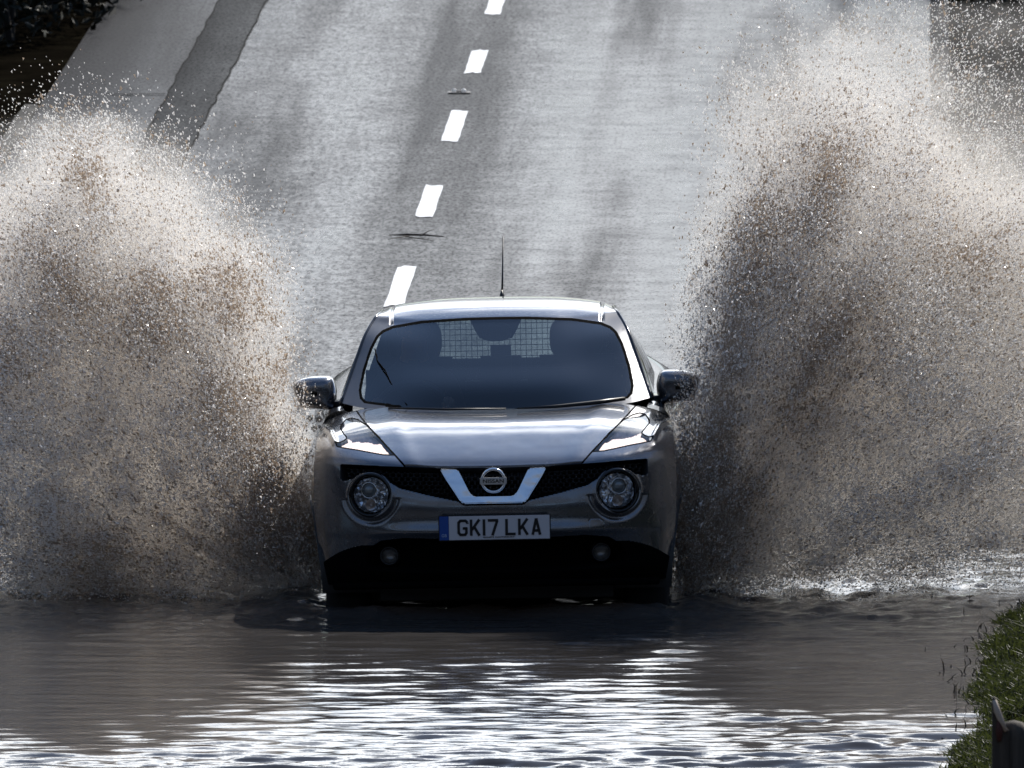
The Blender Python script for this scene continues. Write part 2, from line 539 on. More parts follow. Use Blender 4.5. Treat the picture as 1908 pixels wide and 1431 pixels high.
def kerb_mat():
    m = mat('kerb_stone', (.12, .12, .12), .8, spec=.1)
    t = NT(m); pos = t.new('TexCoord').outputs['Object']
    t.link(t.ramp(t.noise(pos, 6, 6, .6), [(.35, (.015, .015, .014)), (.65, (.06, .058, .055))]), t.b.inputs['Base Color'])
    t.link(t.bump(t.noise(pos, 60, 3), .4, .01), t.b.inputs['Normal'])
    return m
M['kerb'] = kerb_mat()
def kerb(u0, u1, v0, v1, h):
    vs = np.arange(v0, v1, .4)
    prof = [(u0, -.06), (u0, h - .015), (u0 + .015 * (1 if u1 > u0 else -1), h), (u1, h), (u1, -.06)]
    V = []
    for v in vs:
        j = .006 * math.sin(v * 3.1)
        for u, z in prof:
            V.append((road_cx(v) + u + j, v, float(road_z(v)) + z))
    return tag(np_mesh('kerb', V, grid_faces(len(vs), len(prof)), M['kerb'], smooth=False), kind='structure')
kerb(3.06, 3.18, 98, 200, .07)
kerb(-2.75, -2.84, 98, 122.5, .03)

# painted dashes
def paint_mat():
    m = mat('road_paint', (.78, .78, .76), .42)
    t = NT(m); pos = t.new('TexCoord').outputs['Object']
    n = t.noise(pos, 1.0, 6, .7, (30, 8, 30))
    t.link(t.ramp(n, [(.30, (.25, .25, .25)), (.42, (.58, .59, .60)), (.7, (.68, .69, .70))]), t.b.inputs['Base Color'])
    t.link(t.bump(t.noise(pos, 60, 3), .3, .004), t.b.inputs['Normal'])
    return m
M['paint_white'] = paint_mat()
for k, (v0, v1) in enumerate([(107.0, 109.75), (113.45, 115.9), (119.55, 122.2), (125.6, 127.75), (131.3, 134.3), (138, 140.2), (144, 146.2)]):
    us = np.linspace(-.055, .055, 7); vs = np.linspace(v0, v1, 26)
    U, Vv = np.meshgrid(us, vs)
    U = U + (fbm(Vv * 2.5, Vv * 0 + k, 4, 20 + k) - .5) * .010 * np.sign(U) * (np.abs(U) > .04)
    Vv = Vv + (fbm(U * 40, U * 0 + k, 3, 50 + k) - .5) * .22 * (np.abs(Vv - (v0 + v1) / 2) > (v1 - v0) / 2 - .06)
    tag(np_mesh('road_marking', np.stack([road_cx(Vv) + U, Vv, road_z(Vv) + .005], -1).reshape(-1, 3), grid_faces(26, 7), M['paint_white']), kind='structure')

# ------------------------------------------------------------------ flood water
def water_mat():
    m = mat('muddy_water', (.13, .11, .095), .05)
    t = NT(m); pos = t.new('TexCoord').outputs['Object']
    t.b.inputs['IOR'].default_value = 1.33
    n = t.noise(pos, 1.0, 4, .55, (10, 16, 1))
    n2 = t.noise(pos, 1.2, 3, .5)
    t.link(t.mixc(n2, (.042, .038, .036), (.066, .061, .057)), t.b.inputs['Base Color'])
    t.link(t.bump(n, .11, .02), t.b.inputs['Normal'])
    return m
M['water'] = water_mat()
xs = np.concatenate([np.linspace(-40, -3.2, 60), np.arange(-3.2, 3.2, .022), np.linspace(3.2, 40, 60)])
ys = np.concatenate([np.linspace(60, 78, 40)[:-1], np.arange(78, 98.5, .024)])
X, Y = np.meshgrid(xs, ys)
Zw = np.zeros_like(X)
wr = np.random.default_rng(3)
for k in range(70):
    lam = .060 * (7.0 ** wr.random())
    th = wr.normal(0, .26) + (math.pi if wr.random() < .3 else 0)
    kx, ky = math.sin(th) * 2 * math.pi / lam, math.cos(th) * 2 * math.pi / lam
    Zw += lam * .0044 * (.6 + .8 * wr.random()) * np.sin(kx * X + ky * Y + wr.random() * 6.28)
amp = np.interp(Y, [79, 81, 82.5, 84.5, 87, 91], [1.4, 1.1, .72, .46, .34, .20]) * (.2 + 2.7 * fbm(X * .7, Y * .45, 3, 31) ** 2)
amp *= np.clip(1.02 + X * .16, .62, 1.25)
churn = np.exp(-((np.abs(X + .09) - 1.7) / 1.1) ** 2) * np.exp(-((Y - 90.5) / 2.4) ** 2)
bow = np.exp(-((np.hypot(np.maximum(np.abs(X + .07) - .72, 0), np.maximum(88.75 - Y, 0)) - .22) / .16) ** 2) * (Y < 90.5)
Zw = Zw * amp + bow * (.035 + .07 * (fbm(X * 6, Y * 5, 4, 43) - .4)) + churn * (fbm(X * 9, Y * 5, 4, 40) - .5) * .09
Zw = np.where((np.abs(X) > 3.15) | (Y < 78), Zw * 0, Zw)
tag(np_mesh('flood_water', np.stack([X, Y, Zw], -1).reshape(-1, 3), grid_faces(len(ys), len(xs)), M['water']), kind='structure')
# ------------------------------------------------------------------ the car
# local frame: x right, y back from the nose, z up from the tyre contact; shapes are lofted
# from outlines in image pixels (397 to the metre at the nose), cast back through the camera to a chosen depth.
CAR_D, CAR_SINK = 88.2, .18
KH = CAM_Z + CAR_SINK
def pt(dx, py, y):  # image pixels, dx from the car's middle, cast back to depth y
    dx, py, y = np.asarray(dx, float), np.asarray(py, float), np.asarray(y, float)
    k = (CAR_D + y) / 35000
    return np.stack([dx * k, y + 0 * dx, KH - (py + 1841) * k], -1)
def image_py(z, y):  # image row of height z at depth y
    return (KH - z) * 35000 / (CAR_D + y) - 1841

M['satin'] = mat('satin_pillar_paint', (.10, .104, .116), .42, .6, .3)
car = empty('car', (-.072, CAR_D, -CAR_SINK))
car.rotation_euler = (0, R(-1.1), R(-.83))
tag(car, 'grey compact crossover car driving head-on through the flood with both running lights on', 'car')

def sstep(x):
    x = np.clip(x, 0, 1)
    return x * x * (3 - 2 * x)
def mirror_rows(C):
    C = np.asarray(C, float)                       # rows, cols, 3
    L = C[:, :0:-1].copy(); L[..., 0] *= -1
    return np.concatenate([L, C], 1)
def normals(P):
    du = np.gradient(P, axis=1); dv = np.gradient(P, axis=0)
    n = np.cross(du, dv)
    n /= np.linalg.norm(n, axis=-1, keepdims=True) + 1e-12
    return n
def cut(name, P, lab, key, m, parent=None, mats=None, midx=None, smooth=True, offset=None):
    """the faces of grid P labelled key as one mesh"""
    Q = P if offset is None else P + offset
    F = grid_faces(*P.shape[:2])[lab.ravel()] if key is None else grid_faces(*P.shape[:2])[(lab == key).ravel()]
    used, inv = np.unique(F.ravel(), return_inverse=True)
    mi = None
    if midx is not None:
        mi = midx.ravel()[(lab == key).ravel()] if key is not None else midx.ravel()[lab.ravel()]
    return np_mesh(name, Q.reshape(-1, 3)[used], inv.reshape(F.shape), m, parent, smooth, mats, mi)
def both(half, close=False):
    """a half outline from the centre line out, mirrored to a full one"""
    return [(x, y) for x, y in half] + [(-x, y) for x, y in half[::-1]]

DX = [0, 80, 160, 225, 280, 312]
rows = [
    ([1092, 1092, 1091, 1090, 1088, 1084, 1080], [.10, .11, .15, .22, .33, .45, .62], 316),
    ([1066, 1066, 1065, 1064, 1062, 1060, 1058], [.05, .06, .10, .17, .28, .40, .56], 323),
    ([1035, 1035, 1035, 1035, 1034, 1033, 1032], [.045, .055, .095, .165, .275, .39, .54], 328),
    ([1004, 1004, 1003, 1003, 1002, 1001, 1000], [.015, .025, .065, .14, .26, .38, .52], 332),
    ([990, 990, 989, 988, 986, 985, 984], [-.005, .005, .045, .125, .25, .37, .51], 334),
    ([970, 970, 969, 968, 966, 965, 964], [.008, .018, .058, .125, .245, .365, .50], 336),
    ([940, 940, 938, 936, 934, 932, 930], [.012, .022, .06, .12, .24, .36, .50], 337.5),
    ([902, 902, 900, 898, 897, 896, 895], [.045, .05, .085, .14, .25, .36, .50], 338),
    ([876, 875, 872, 869, 867, 866, 866], [.085, .09, .115, .165, .265, .37, .51], 337),
    ([865, 864, 860, 856, 854, 853, 853], [.12, .125, .145, .185, .285, .385, .53], 336),
    ([852, 851, 848, 845, 843, 842, 843], [.18, .185, .205, .24, .32, .41, .56], 335),
    ([830, 829, 827, 825, 825, 826, 829], [.32, .325, .34, .37, .42, .49, .63], 333.5),
    ([805, 804, 803, 802, 804, 808, 813], [.50, .505, .515, .54, .59, .66, .77], 332),
    ([786, 785, 784, 784, 788, 795, 802], [.69, .695, .705, .73, .79, .86, .93], 330),
    ([772, 771, 770, 770, 776, 785, 794], [.935, .935, .94, .95, .99, 1.05, 1.10], 328),
    ([761, 760, 758, 756, 764, 775, 787], [1.14, 1.14, 1.15, 1.16, 1.19, 1.22, 1.26], 325)]
C = [[(x, p, y) for x, p, y in zip(DX + [last], py, yy)] for py, yy, last in rows]
NR, NC = 344, 681
G = cr_axis(cr_axis(mirror_rows(C), NR).transpose(1, 0, 2), NC).transpose(1, 0, 2)
DXY = G[..., :2]
P0 = pt(G[..., 0], G[..., 1], G[..., 2])
N0 = normals(P0)
if N0[NR // 4, NC // 2, 1] > 0: N0 = -N0
AX = np.stack([np.abs(DXY[..., 0]), DXY[..., 1]], -1)          # folded onto one half

LAMP = [(184, 845), (198, 829), (214, 811), (240, 787), (256, 777), (269, 774), (279, 777), (287, 787), (288, 793), (281, 803), (276, 808), (275, 812), (280, 816), (295, 822), (292, 827), (275, 830.5), (254, 834), (220, 841), (204, 844)]
HOOD = [(0, 868.5), (100, 867.5), (166, 864), (190, 838), (223, 803), (246, 778), (262, 758), (262, 700), (0, 700)]
GRILLE = [(0, 871.5), (100, 870), (166, 867), (230, 863), (284, 859.5), (287, 862), (286.5, 888), (283, 891), (276, 892), (268, 888), (192, 897), (175, 907.5), (120, 922), (66, 934), (56, 941), (0, 942)]
INTAKE = [(0, 1005), (60, 1004.5), (120, 1002), (170, 1000), (212, 1004), (236, 1018), (244, 1036), (240, 1052), (215, 1061), (150, 1065), (0, 1067)]
HOODLINE = [(166, 865), (190, 838), (223, 803), (246, 778), (262, 758)]
HL = np.array([230, 918.5])
rHL = np.linalg.norm(AX - HL, axis=-1)
gin = in_poly(AX, GRILLE); gd = dist_line(AX, GRILLE + [(0, 942)]); gd = np.minimum(gd, 1e3)
# distance to the centre line must not count
gd = np.minimum(dist_line(AX, GRILLE), 1e3)
iin = in_poly(AX, INTAKE); idd = dist_line(AX, INTAKE)
lampd = dist_line(AX, LAMP, True); lin = in_poly(AX, LAMP)
hoodd = dist_line(AX, HOODLINE)
edge_line = dist_line(AX, [(0, 869.5), (100, 868.3), (166, 865)])
# honeycomb
hx, hy = DXY[..., 0] / 11.5, (DXY[..., 1] - 860) / 8.0
rowi = np.floor(hy); fx = (hx + .5 * (rowi % 2)) % 1 - .5; fy = hy % 1 - .5
cell = np.maximum(np.abs(fx) + .35 * np.abs(fy) * 1.0, np.abs(fy) * .95)
bar = sstep((cell - .36) / .07)
disp = np.zeros((NR, NC))
gmask = gin & (rHL > 42)
gdep = sstep(gd / 5) * sstep((rHL - 42) / 4)
disp -= gmask * gdep * (.052 - .034 * bar * sstep((gd - 3) / 4))
disp += .010 * np.exp(-((rHL - 41.5) / 3.2) ** 2)
disp -= .012 * np.exp(-((rHL - 50) / 5) ** 2) * (DXY[..., 1] > 925)
disp -= iin * sstep(idd / 9) * .085
disp -= .010 * np.clip(1 - edge_line / 1.6, 0, 1) ** .5
# brow over the lamp tail and the crease running back along the wing
brow = dist_line(AX, [(296, 820), (306, 800), (316, 793)])
disp += .012 * np.exp(-(brow / 5.0) ** 2)
# bonnet ribs: two raised shoulders either side of a slightly hollow middle
hin = in_poly(AX, HOOD)
disp += np.where(hin, .0045 * np.exp(-((AX[..., 0] - (150 + (868 - AX[..., 1]) * .42)) / 20) ** 2), 0)
disp += hin * .0016 * (fbm(DXY[..., 0] * .018 + 5, DXY[..., 1] * .05, 2, 77) - .5)
# tow-eye cover outline on one side
tow = dist_line(DXY, [(176, 993), (176, 975), (180, 970), (196, 970), (203, 975), (205, 990)])
disp -= .003 * np.clip(1 - tow / 1.2, 0, 1)
PF = P0 + N0 * disp[..., None]
fc = lambda A: .25 * (A[:-1, :-1] + A[1:, :-1] + A[:-1, 1:] + A[1:, 1:])
cAX = fc(AX); crHL = fc(rHL); cx = fc(DXY[..., 0])
lab = np.full((NR - 1, NC - 1), 'bumper', dtype='<U12')
lab[in_poly(cAX, HOOD)] = 'hood'
lab[in_poly(cAX, INTAKE)] = 'intake'
lab[in_poly(cAX, GRILLE) & (crHL > 43)] = 'grille'
cl = in_poly(cAX, LAMP)
lab[cl & (cx < 0)] = 'lampL'; lab[cl & (cx > 0)] = 'lampR'
gap = ((dist_line(cAX, HOODLINE) < 1.5) & ~in_poly(cAX, GRILLE)) | (dist_line(cAX, LAMP, True) < 1.2)
lab[(cAX[..., 1] > 1012 + 26 * np.clip((cAX[..., 0] - 236) / 80, 0, 2) ** 2) & (lab == 'bumper')] = 'bumper_shade'  # black plastic bottom carried higher to paint in the shade on the bumper
lab[crHL < 37] = 'none'
gi = gap.astype(int)
lab[gap & (lab != 'hood') & (lab != 'none')] = 'bumper'
lab[gap & (lab == 'hood')] = 'hood'
cut('front_bumper', PF, lab, 'bumper', None, car, [M['paint'], M['matte_black']], gi)
cut('bumper_shade', PF, lab, 'bumper_shade', M['matte_black'], car)
cut('hood', PF, lab, 'hood', None, car, [M['paint'], M['matte_black']], gi)
cut('grille', PF, lab, 'grille', M['grille_black'], car)
cut('lower_intake', PF, lab, 'intake', M['matte_black'], car)
glow = (cAX[..., 1] > 818 - .16 * (cAX[..., 0] - 214) + np.where(cAX[..., 0] > 268, -2, 0)).astype(int)
for s in ('lampL', 'lampR'):
    ln = cut('running_light', PF, lab, s, M['lens'], car)
    off = -N0 * .022 + np.array([0, .012, 0])
    wob = (fbm(DXY[..., 0] * .09, DXY[..., 1] * .11, 2, 5) - .5) * .02
    cut('reflector', PF, lab, s, None, ln, [M['silver'], M['drl']], glow, True, off - N0 * wob[..., None])

# chrome V and badge
VY = .035
def solid(name, outline, y_front, y_back, m, parent, bevel=.004, lean=0.0):
    bm = bmesh.new()
    vs = [bm.verts.new(tuple(pt(x, p, y_front + (p - 900) * -lean))) for x, p in outline]
    f = bm.faces.new(vs)
    r = bmesh.ops.extrude_face_region(bm, geom=[f])
    bmesh.ops.translate(bm, vec=(0, y_back - y_front, 0), verts=[g for g in r['geom'] if isinstance(g, bmesh.types.BMVert)])
    bmesh.ops.recalc_face_normals(bm, faces=bm.faces)
    if bevel:
        bmesh.ops.bevel(bm, geom=bm.edges[:], offset=bevel, segments=2, affect='EDGES')
    return bm_obj(name, bm, m, parent)
VEE = [(99, 873), (66, 874.5), (60, 886), (46, 915), (41, 922), (35, 925.5)]
VEE2 = [(56, 938.5), (62, 934), (72, 918), (90, 890)]
out = VEE + [(-x, y) for x, y in VEE[::-1]] + [(-x, y) for x, y in VEE2[::-1]][::-1][::-1]
out = VEE + [(-x, y) for x, y in VEE[::-1]] + [(-x, y) for x, y in VEE2[::-1]] + VEE2
M['vee'] = mat('chrome_trim', (.80, .81, .83), .16, 1.0)
t = NT(M['vee']); t.link(t.bump(t.noise(t.new('TexCoord').outputs['Object'], 9, 2, .5), .30, .03), t.b.inputs['Normal'])
vchrome = solid('grille_chrome', out, .020, .085, M['vee'], car, .006, .0009)
bm = bmesh.new()
c = Vector(pt(0, 896, .04))
prof = [(.061 - .0075 + .0075 * math.cos(a), .009 * math.sin(a) ) for a in np.linspace(0, 2 * math.pi, 13)]
add_lathe(bm, prof, 48, Matrix.Translation(c))
emb = bm_obj('emblem', bm, M['chrome'], car, True)
bm = bmesh.new(); add_box(bm, c + Vector((0, -.012, 0)), (.126, .012, .033), bevel=.003)
barb = bm_obj('name_bar', bm, M['bar'], emb)

def text_mesh(name, s, m, parent, loc, height, width=None, depth=.001, bold=0.0):
    cu = bpy.data.curves.new(name, 'FONT')
    cu.body = s; cu.align_x = 'CENTER'; cu.align_y = 'CENTER'; cu.size = 1.0; cu.extrude = .02; cu.offset = bold
    o = bpy.data.objects.new(name, cu); COL.objects.link(o)
    dg = bpy.context.evaluated_depsgraph_get()
    me = bpy.data.meshes.new_from_object(o.evaluated_get(dg))
    bpy.data.objects.remove(o)
    n = len(me.vertices); co = np.empty(n * 3, np.float32); me.vertices.foreach_get('co', co); co = co.reshape(-1, 3)
    co[:, :2] -= (co[:, :2].max(0) + co[:, :2].min(0)) / 2
    h = np.ptp(co[:, 1]); w = np.ptp(co[:, 0])
    sx = (width / w) if width else height / h
    new = np.stack([co[:, 0] * sx, -co[:, 2] / .02 * depth, co[:, 1] * height / h], -1)
    me.vertices.foreach_set('co', new.astype(np.float32).ravel()); me.update()
    me.materials.clear(); me.materials.append(m)
    o = bpy.data.objects.new(name, me); o.location = loc
    return link(o, parent)
text_mesh('lettering', 'NISSAN', M['gloss_black'], emb, c + Vector((0, -.019, 0)), .017, .098, .0008, .015)

# number plate
pc = Vector(pt(1, 983.3, -.022))
pw, ph = .519, .113
bm = bmesh.new(); add_box(bm, pc, (pw + .008, .012, ph + .008), bevel=.003)
plate = bm_obj('number_plate', bm, M['plate_black'], car)
bm = bmesh.new(); add_box(bm, pc + Vector((.022, -.0065, 0)), (pw - .046, .004, ph - .001), bevel=.0012)
bm_obj('plate_face', bm, M['white_plate'], plate)
bm = bmesh.new(); add_box(bm, pc + Vector((-pw / 2 + .0225, -.0065, 0)), (.044, .004, ph - .001), bevel=.0012)
bm_obj('plate_band', bm, M['blue_plate'], plate)
text_mesh('plate_lettering', 'GB', M['plate_pale'], plate, pc + Vector((-pw / 2 + .0225, -.0095, -.034)), .014, .024, .0006, .01)
text_mesh('plate_lettering', 'BAILEYS CANTERBURY', M['plate_black'], plate, pc + Vector((.020, -.0095, -.0445)), .0068, .146, .0006, .012)
def stroke(bm, a, b, w, y):
    a = Vector((a[0], 0, a[1])); b = Vector((b[0], 0, b[1]))
    dd = (b - a).normalized(); nn = Vector((-dd.z, 0, dd.x)) * w / 2
    vs = [bm.verts.new(v + Vector((0, yy, 0))) for yy in (y, y + .0015) for v in (a - nn, b - nn, b + nn, a + nn)]
    for q in ((0, 1, 2, 3), (7, 6, 5, 4), (0, 4, 5, 1), (1, 5, 6, 2), (2, 6, 7, 3), (3, 7, 4, 0)):
        bm.faces.new([vs[k] for k in q])
GL = {'G': [((.97, .74), (.97, .82)), ((.97, .82), (.80, .93)), ((.86, .93), (.24, .93)), ((.32, .95), (.12, .80)), ((.13, .86), (.13, .14)), ((.12, .20), (.32, .05)), ((.24, .07), (.80, .07)), ((.72, .05), (.88, .20)), ((.87, .14), (.87, .50)), ((.97, .46), (.52, .46))],
      'K': [((.13, 0), (.13, 1)), ((.20, .36), (.90, 1)), ((.40, .56), (.90, 0))],
      '1': [((.5, 0), (.5, 1))],
      '7': [((0, .93), (1, .93)), ((.90, .90), (.42, 0))],
      'L': [((.13, 0), (.13, 1)), ((.02, .07), (1, .07))],
      'A': [((.10, 0), (.50, 1)), ((.90, 0), (.50, 1)), ((.24, .26), (.76, .26))]}
bm = bmesh.new()
for ch, x0, x1 in (('G', -.175, -.126), ('K', -.1165, -.066), ('1', -.0555, -.0435), ('7', -.031, .0175), ('L', .050, .0985), ('K', .110, .1595), ('A', .174, .2175)):
    for a, b in GL[ch]:
        f = lambda q: (x0 + q[0] * (x1 - x0), -.0375 + q[1] * .0765)
        stroke(bm, f(a), f(b), .0125, -.0105)
bmesh.ops.translate(bm, vec=pc + Vector((0, 0, .001)), verts=bm.verts[:])
bm_obj('plate_lettering', bm, M['plate_black'], plate)

# round headlights and fog lamps
def lamp_frame(dx, py, y, yaw, pitch):
    return Matrix.Translation(Vector(pt(dx, py, y))) @ Matrix.Rotation(yaw, 4, 'Z') @ Matrix.Rotation(pitch, 4, 'X')
for s in (-1, 1):
    T = lamp_frame(230 * s, 918.5, .128, R(14) * s, R(-3))
    bm = bmesh.new(); add_lathe(bm, [(.112, .035), (.106, -.004), (.100, -.014), (.093, -.012), (.0885, .004), (.085, .03), (.080, .09), (.001, .10)], 56, T)
    hl = bm_obj('headlight', bm, M['gloss_black'], car, True)
    bm = bmesh.new(); add_lathe(bm, [(.0835, .012), (.080, .022), (.072, .045), (.05, .062), (.03, .07), (.001, .072)], 48, T)
    # fluted bowl
    for v in bm.verts:
        l = T.inverted() @ v.co
        a = math.atan2(l.z, l.x); rr = math.hypot(l.x, l.z)
        v.co += (T.to_3x3() @ Vector((0, 1, 0))) * (.010 * math.sin(a * 9 + 40 * rr) * min(1, rr / .04) * (rr < .079))
    bm_obj('reflector', bm, M['facet'], hl, True)
    off = T @ Matrix.Translation(Vector((.014 * s, .02, .022)))
    bm = bmesh.new(); add_lathe(bm, [(.001, -.014), (.012, -.0125), (.022, -.007), (.030, .003), (.0325, .012)], 32, off)
    bm_obj('projector_lens', bm, M['projector'], hl, True)
    bm = bmesh.new(); add_lathe(bm, [(.0325, .012), (.0335, .002), (.037, .0), (.040, .006), (.042, .03)], 32, off)
    bm_obj('projector_ring', bm, M['chrome'], hl, True)
    off = T @ Matrix.Translation(Vector((.004 * s, .022, -.046)))
    bm = bmesh.new(); add_lathe(bm, [(.026, -.004), (.022, .004), (.012, .016), (.001, .02)], 24, off)
    bm_obj('bulb_cup', bm, M['chrome'], hl, True)
    bm = bmesh.new(); add_lathe(bm, [(.001, -.004), (.006, -.001), (.008, .006), (.006, .016)], 16, off)
    bm_obj('bulb', bm, M['amber'], hl, True)
    bm = bmesh.new(); add_lathe(bm, [(.087, .004), (.080, -.006), (.062, -.014), (.035, -.020), (.001, -.022)], 48, T)
    bm_obj('lens_cover', bm, M['lens'], hl, True)
    T = lamp_frame(197.5 * s, 1033, .175, R(10) * s, 0)
    bm = bmesh.new(); add_lathe(bm, [(.052, .06), (.046, .004), (.040, -.006), (.036, .002)], 32, T)
    fg = bm_obj('fog_light', bm, M['plastic'], car, True)
    bm = bmesh.new(); add_lathe(bm, [(.036, .002), (.030, .018), (.016, .03), (.001, .032)], 32, T)
    bm_obj('reflector', bm, M['fog'], fg, True)
    bm = bmesh.new(); add_lathe(bm, [(.0365, .0), (.025, -.006), (.001, -.009)], 32, T)
    bm_obj('lens_cover', bm, M['lens'], fg, True)
# lower lip
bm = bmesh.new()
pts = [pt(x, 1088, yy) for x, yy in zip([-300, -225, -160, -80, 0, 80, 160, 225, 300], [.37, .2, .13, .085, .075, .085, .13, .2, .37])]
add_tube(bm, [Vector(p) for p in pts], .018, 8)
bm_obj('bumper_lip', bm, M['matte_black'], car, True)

# greenhouse: windscreen, pillars and roof from one loft
GR = [
    [(0, 769, 1.10), (115, 768, 1.11), (195, 763, 1.14), (250, 755, 1.20), (287, 746, 1.30)],
    [(0, 722, 1.21), (108, 721, 1.23), (185, 717, 1.30), (243, 711, 1.38), (273, 705, 1.46)],
    [(0, 680, 1.39), (102, 679, 1.41), (172, 675, 1.47), (230, 668, 1.54), (258, 662, 1.61)],
    [(0, 640, 1.57), (95, 639, 1.585), (160, 635, 1.63), (215, 628, 1.69), (243, 621, 1.75)],
    [(0, 604, 1.73), (90, 604, 1.745), (148, 603, 1.79), (201, 600, 1.84), (229, 595, 1.88)],
    [(0, 587, 1.81), (88, 588, 1.82), (145, 589, 1.86), (195, 586, 1.91), (221, 583, 1.95)],
    [(0, 568, 1.97), (87, 569, 1.98), (143, 571, 2.01), (191, 573, 2.05), (215, 577, 2.09)],
    [(0, 557, 2.18), (86, 558, 2.18), (142, 561, 2.19), (189, 566, 2.21), (213, 574, 2.24)],
    [(0, 552, 2.45), (86, 553, 2.45), (142, 557, 2.46), (189, 564, 2.46), (213, 574, 2.47)]]
for y, z in ((2.9, 1.503), (3.3, 1.467), (3.74, 1.408)):
    GR.append([(dx * (1 - .03 * (y - 2.45)), image_py(z - dz, y), y) for dx, dz in ((0, 0), (86, .003), (142, .013), (189, .032), (213, .062))])
GRr, GRc = 330, 401
tpar = np.linspace(0, len(GR) - 1, GRr)
Gg = cr_axis(cr_axis(mirror_rows(GR), GRr).transpose(1, 0, 2), GRc).transpose(1, 0, 2)
gDX = Gg[..., :2]; gA = np.stack([np.abs(gDX[..., 0]), gDX[..., 1]], -1)
Pg = pt(Gg[..., 0], Gg[..., 1], Gg[..., 2])
Ng = normals(Pg)
if Ng[-40, GRc // 2, 2] < 0: Ng = -Ng
WS = [(0, 590), (60, 590.6), (140, 594.5), (194, 603), (213, 611), (224, 621), (236, 644), (249, 684), (256.5, 722), (254, 738), (245, 747.5), (180, 757), (0, 763), (0, 700)]
wsd = dist_line(gA, WS[:-2]); wsin = in_poly(gA, WS)
ditch = np.abs(gA[..., 0] - 195.5) + np.where(gA[..., 1] > 601, 50, 0)
gd2 = -.012 * np.exp(-(ditch / 2.6) ** 2) * (Gg[..., 2] > 1.82)
Pg2 = Pg + Ng * gd2[..., None]
cA = fc(gA); cw = in_poly(cA, WS); cd = dist_line(cA, WS[:-2]); crow = fc(np.repeat(tpar[:, None], GRc, 1))
gl = np.full((GRr - 1, GRc - 1), 'roof', dtype='<U8')
gl[(crow < 4.9) & ~cw & (fc(gDX[..., 0]) < 0)] = 'pilL'
gl[(crow < 4.9) & ~cw & (fc(gDX[..., 0]) > 0)] = 'pilR'
gl[(crow < 4.9) & ~cw & (cA[..., 0] < 150)] = 'low'
gl[(crow < 4.9) & ~cw & (cA[..., 0] < 196) & (cA[..., 1] < 610)] = 'roof'
gl[cw] = 'glass'
gl[cw & (cd < 5.2)] = 'seal'
cut('roof', Pg2, gl, 'roof', M['paint'], car)
for s in ('pilL', 'pilR'):
    cut('pillar', Pg2, gl, s, M['satin'], car)
ws = cut('windscreen', Pg2, gl, 'glass', M['screen'], car)
cut('windscreen_seal', Pg2, gl, 'seal', M['matte_black'], ws)
cut('cowl', Pg, gl, 'low', M['plastic'], car)

# wipers lying at the foot of the glass
bm = bmesh.new()
add_tube(bm, [Vector(pt(240, 747, 1.17)), Vector(pt(190, 753, 1.105)), Vector(pt(110, 759.5, 1.03)), Vector(pt(40, 761.5, 1.015))], [.010, .012, .009, .004], 6)
bm_obj('wiper', bm, M['plastic'], car, True)
bm = bmesh.new()
add_tube(bm, [Vector(pt(20, 762, 1.01)), Vector(pt(-90, 761, 1.015)), Vector(pt(-200, 756.5, 1.09))], [.004, .006, .005], 6)
bm_obj('wiper', bm, M['plastic'], car, True)

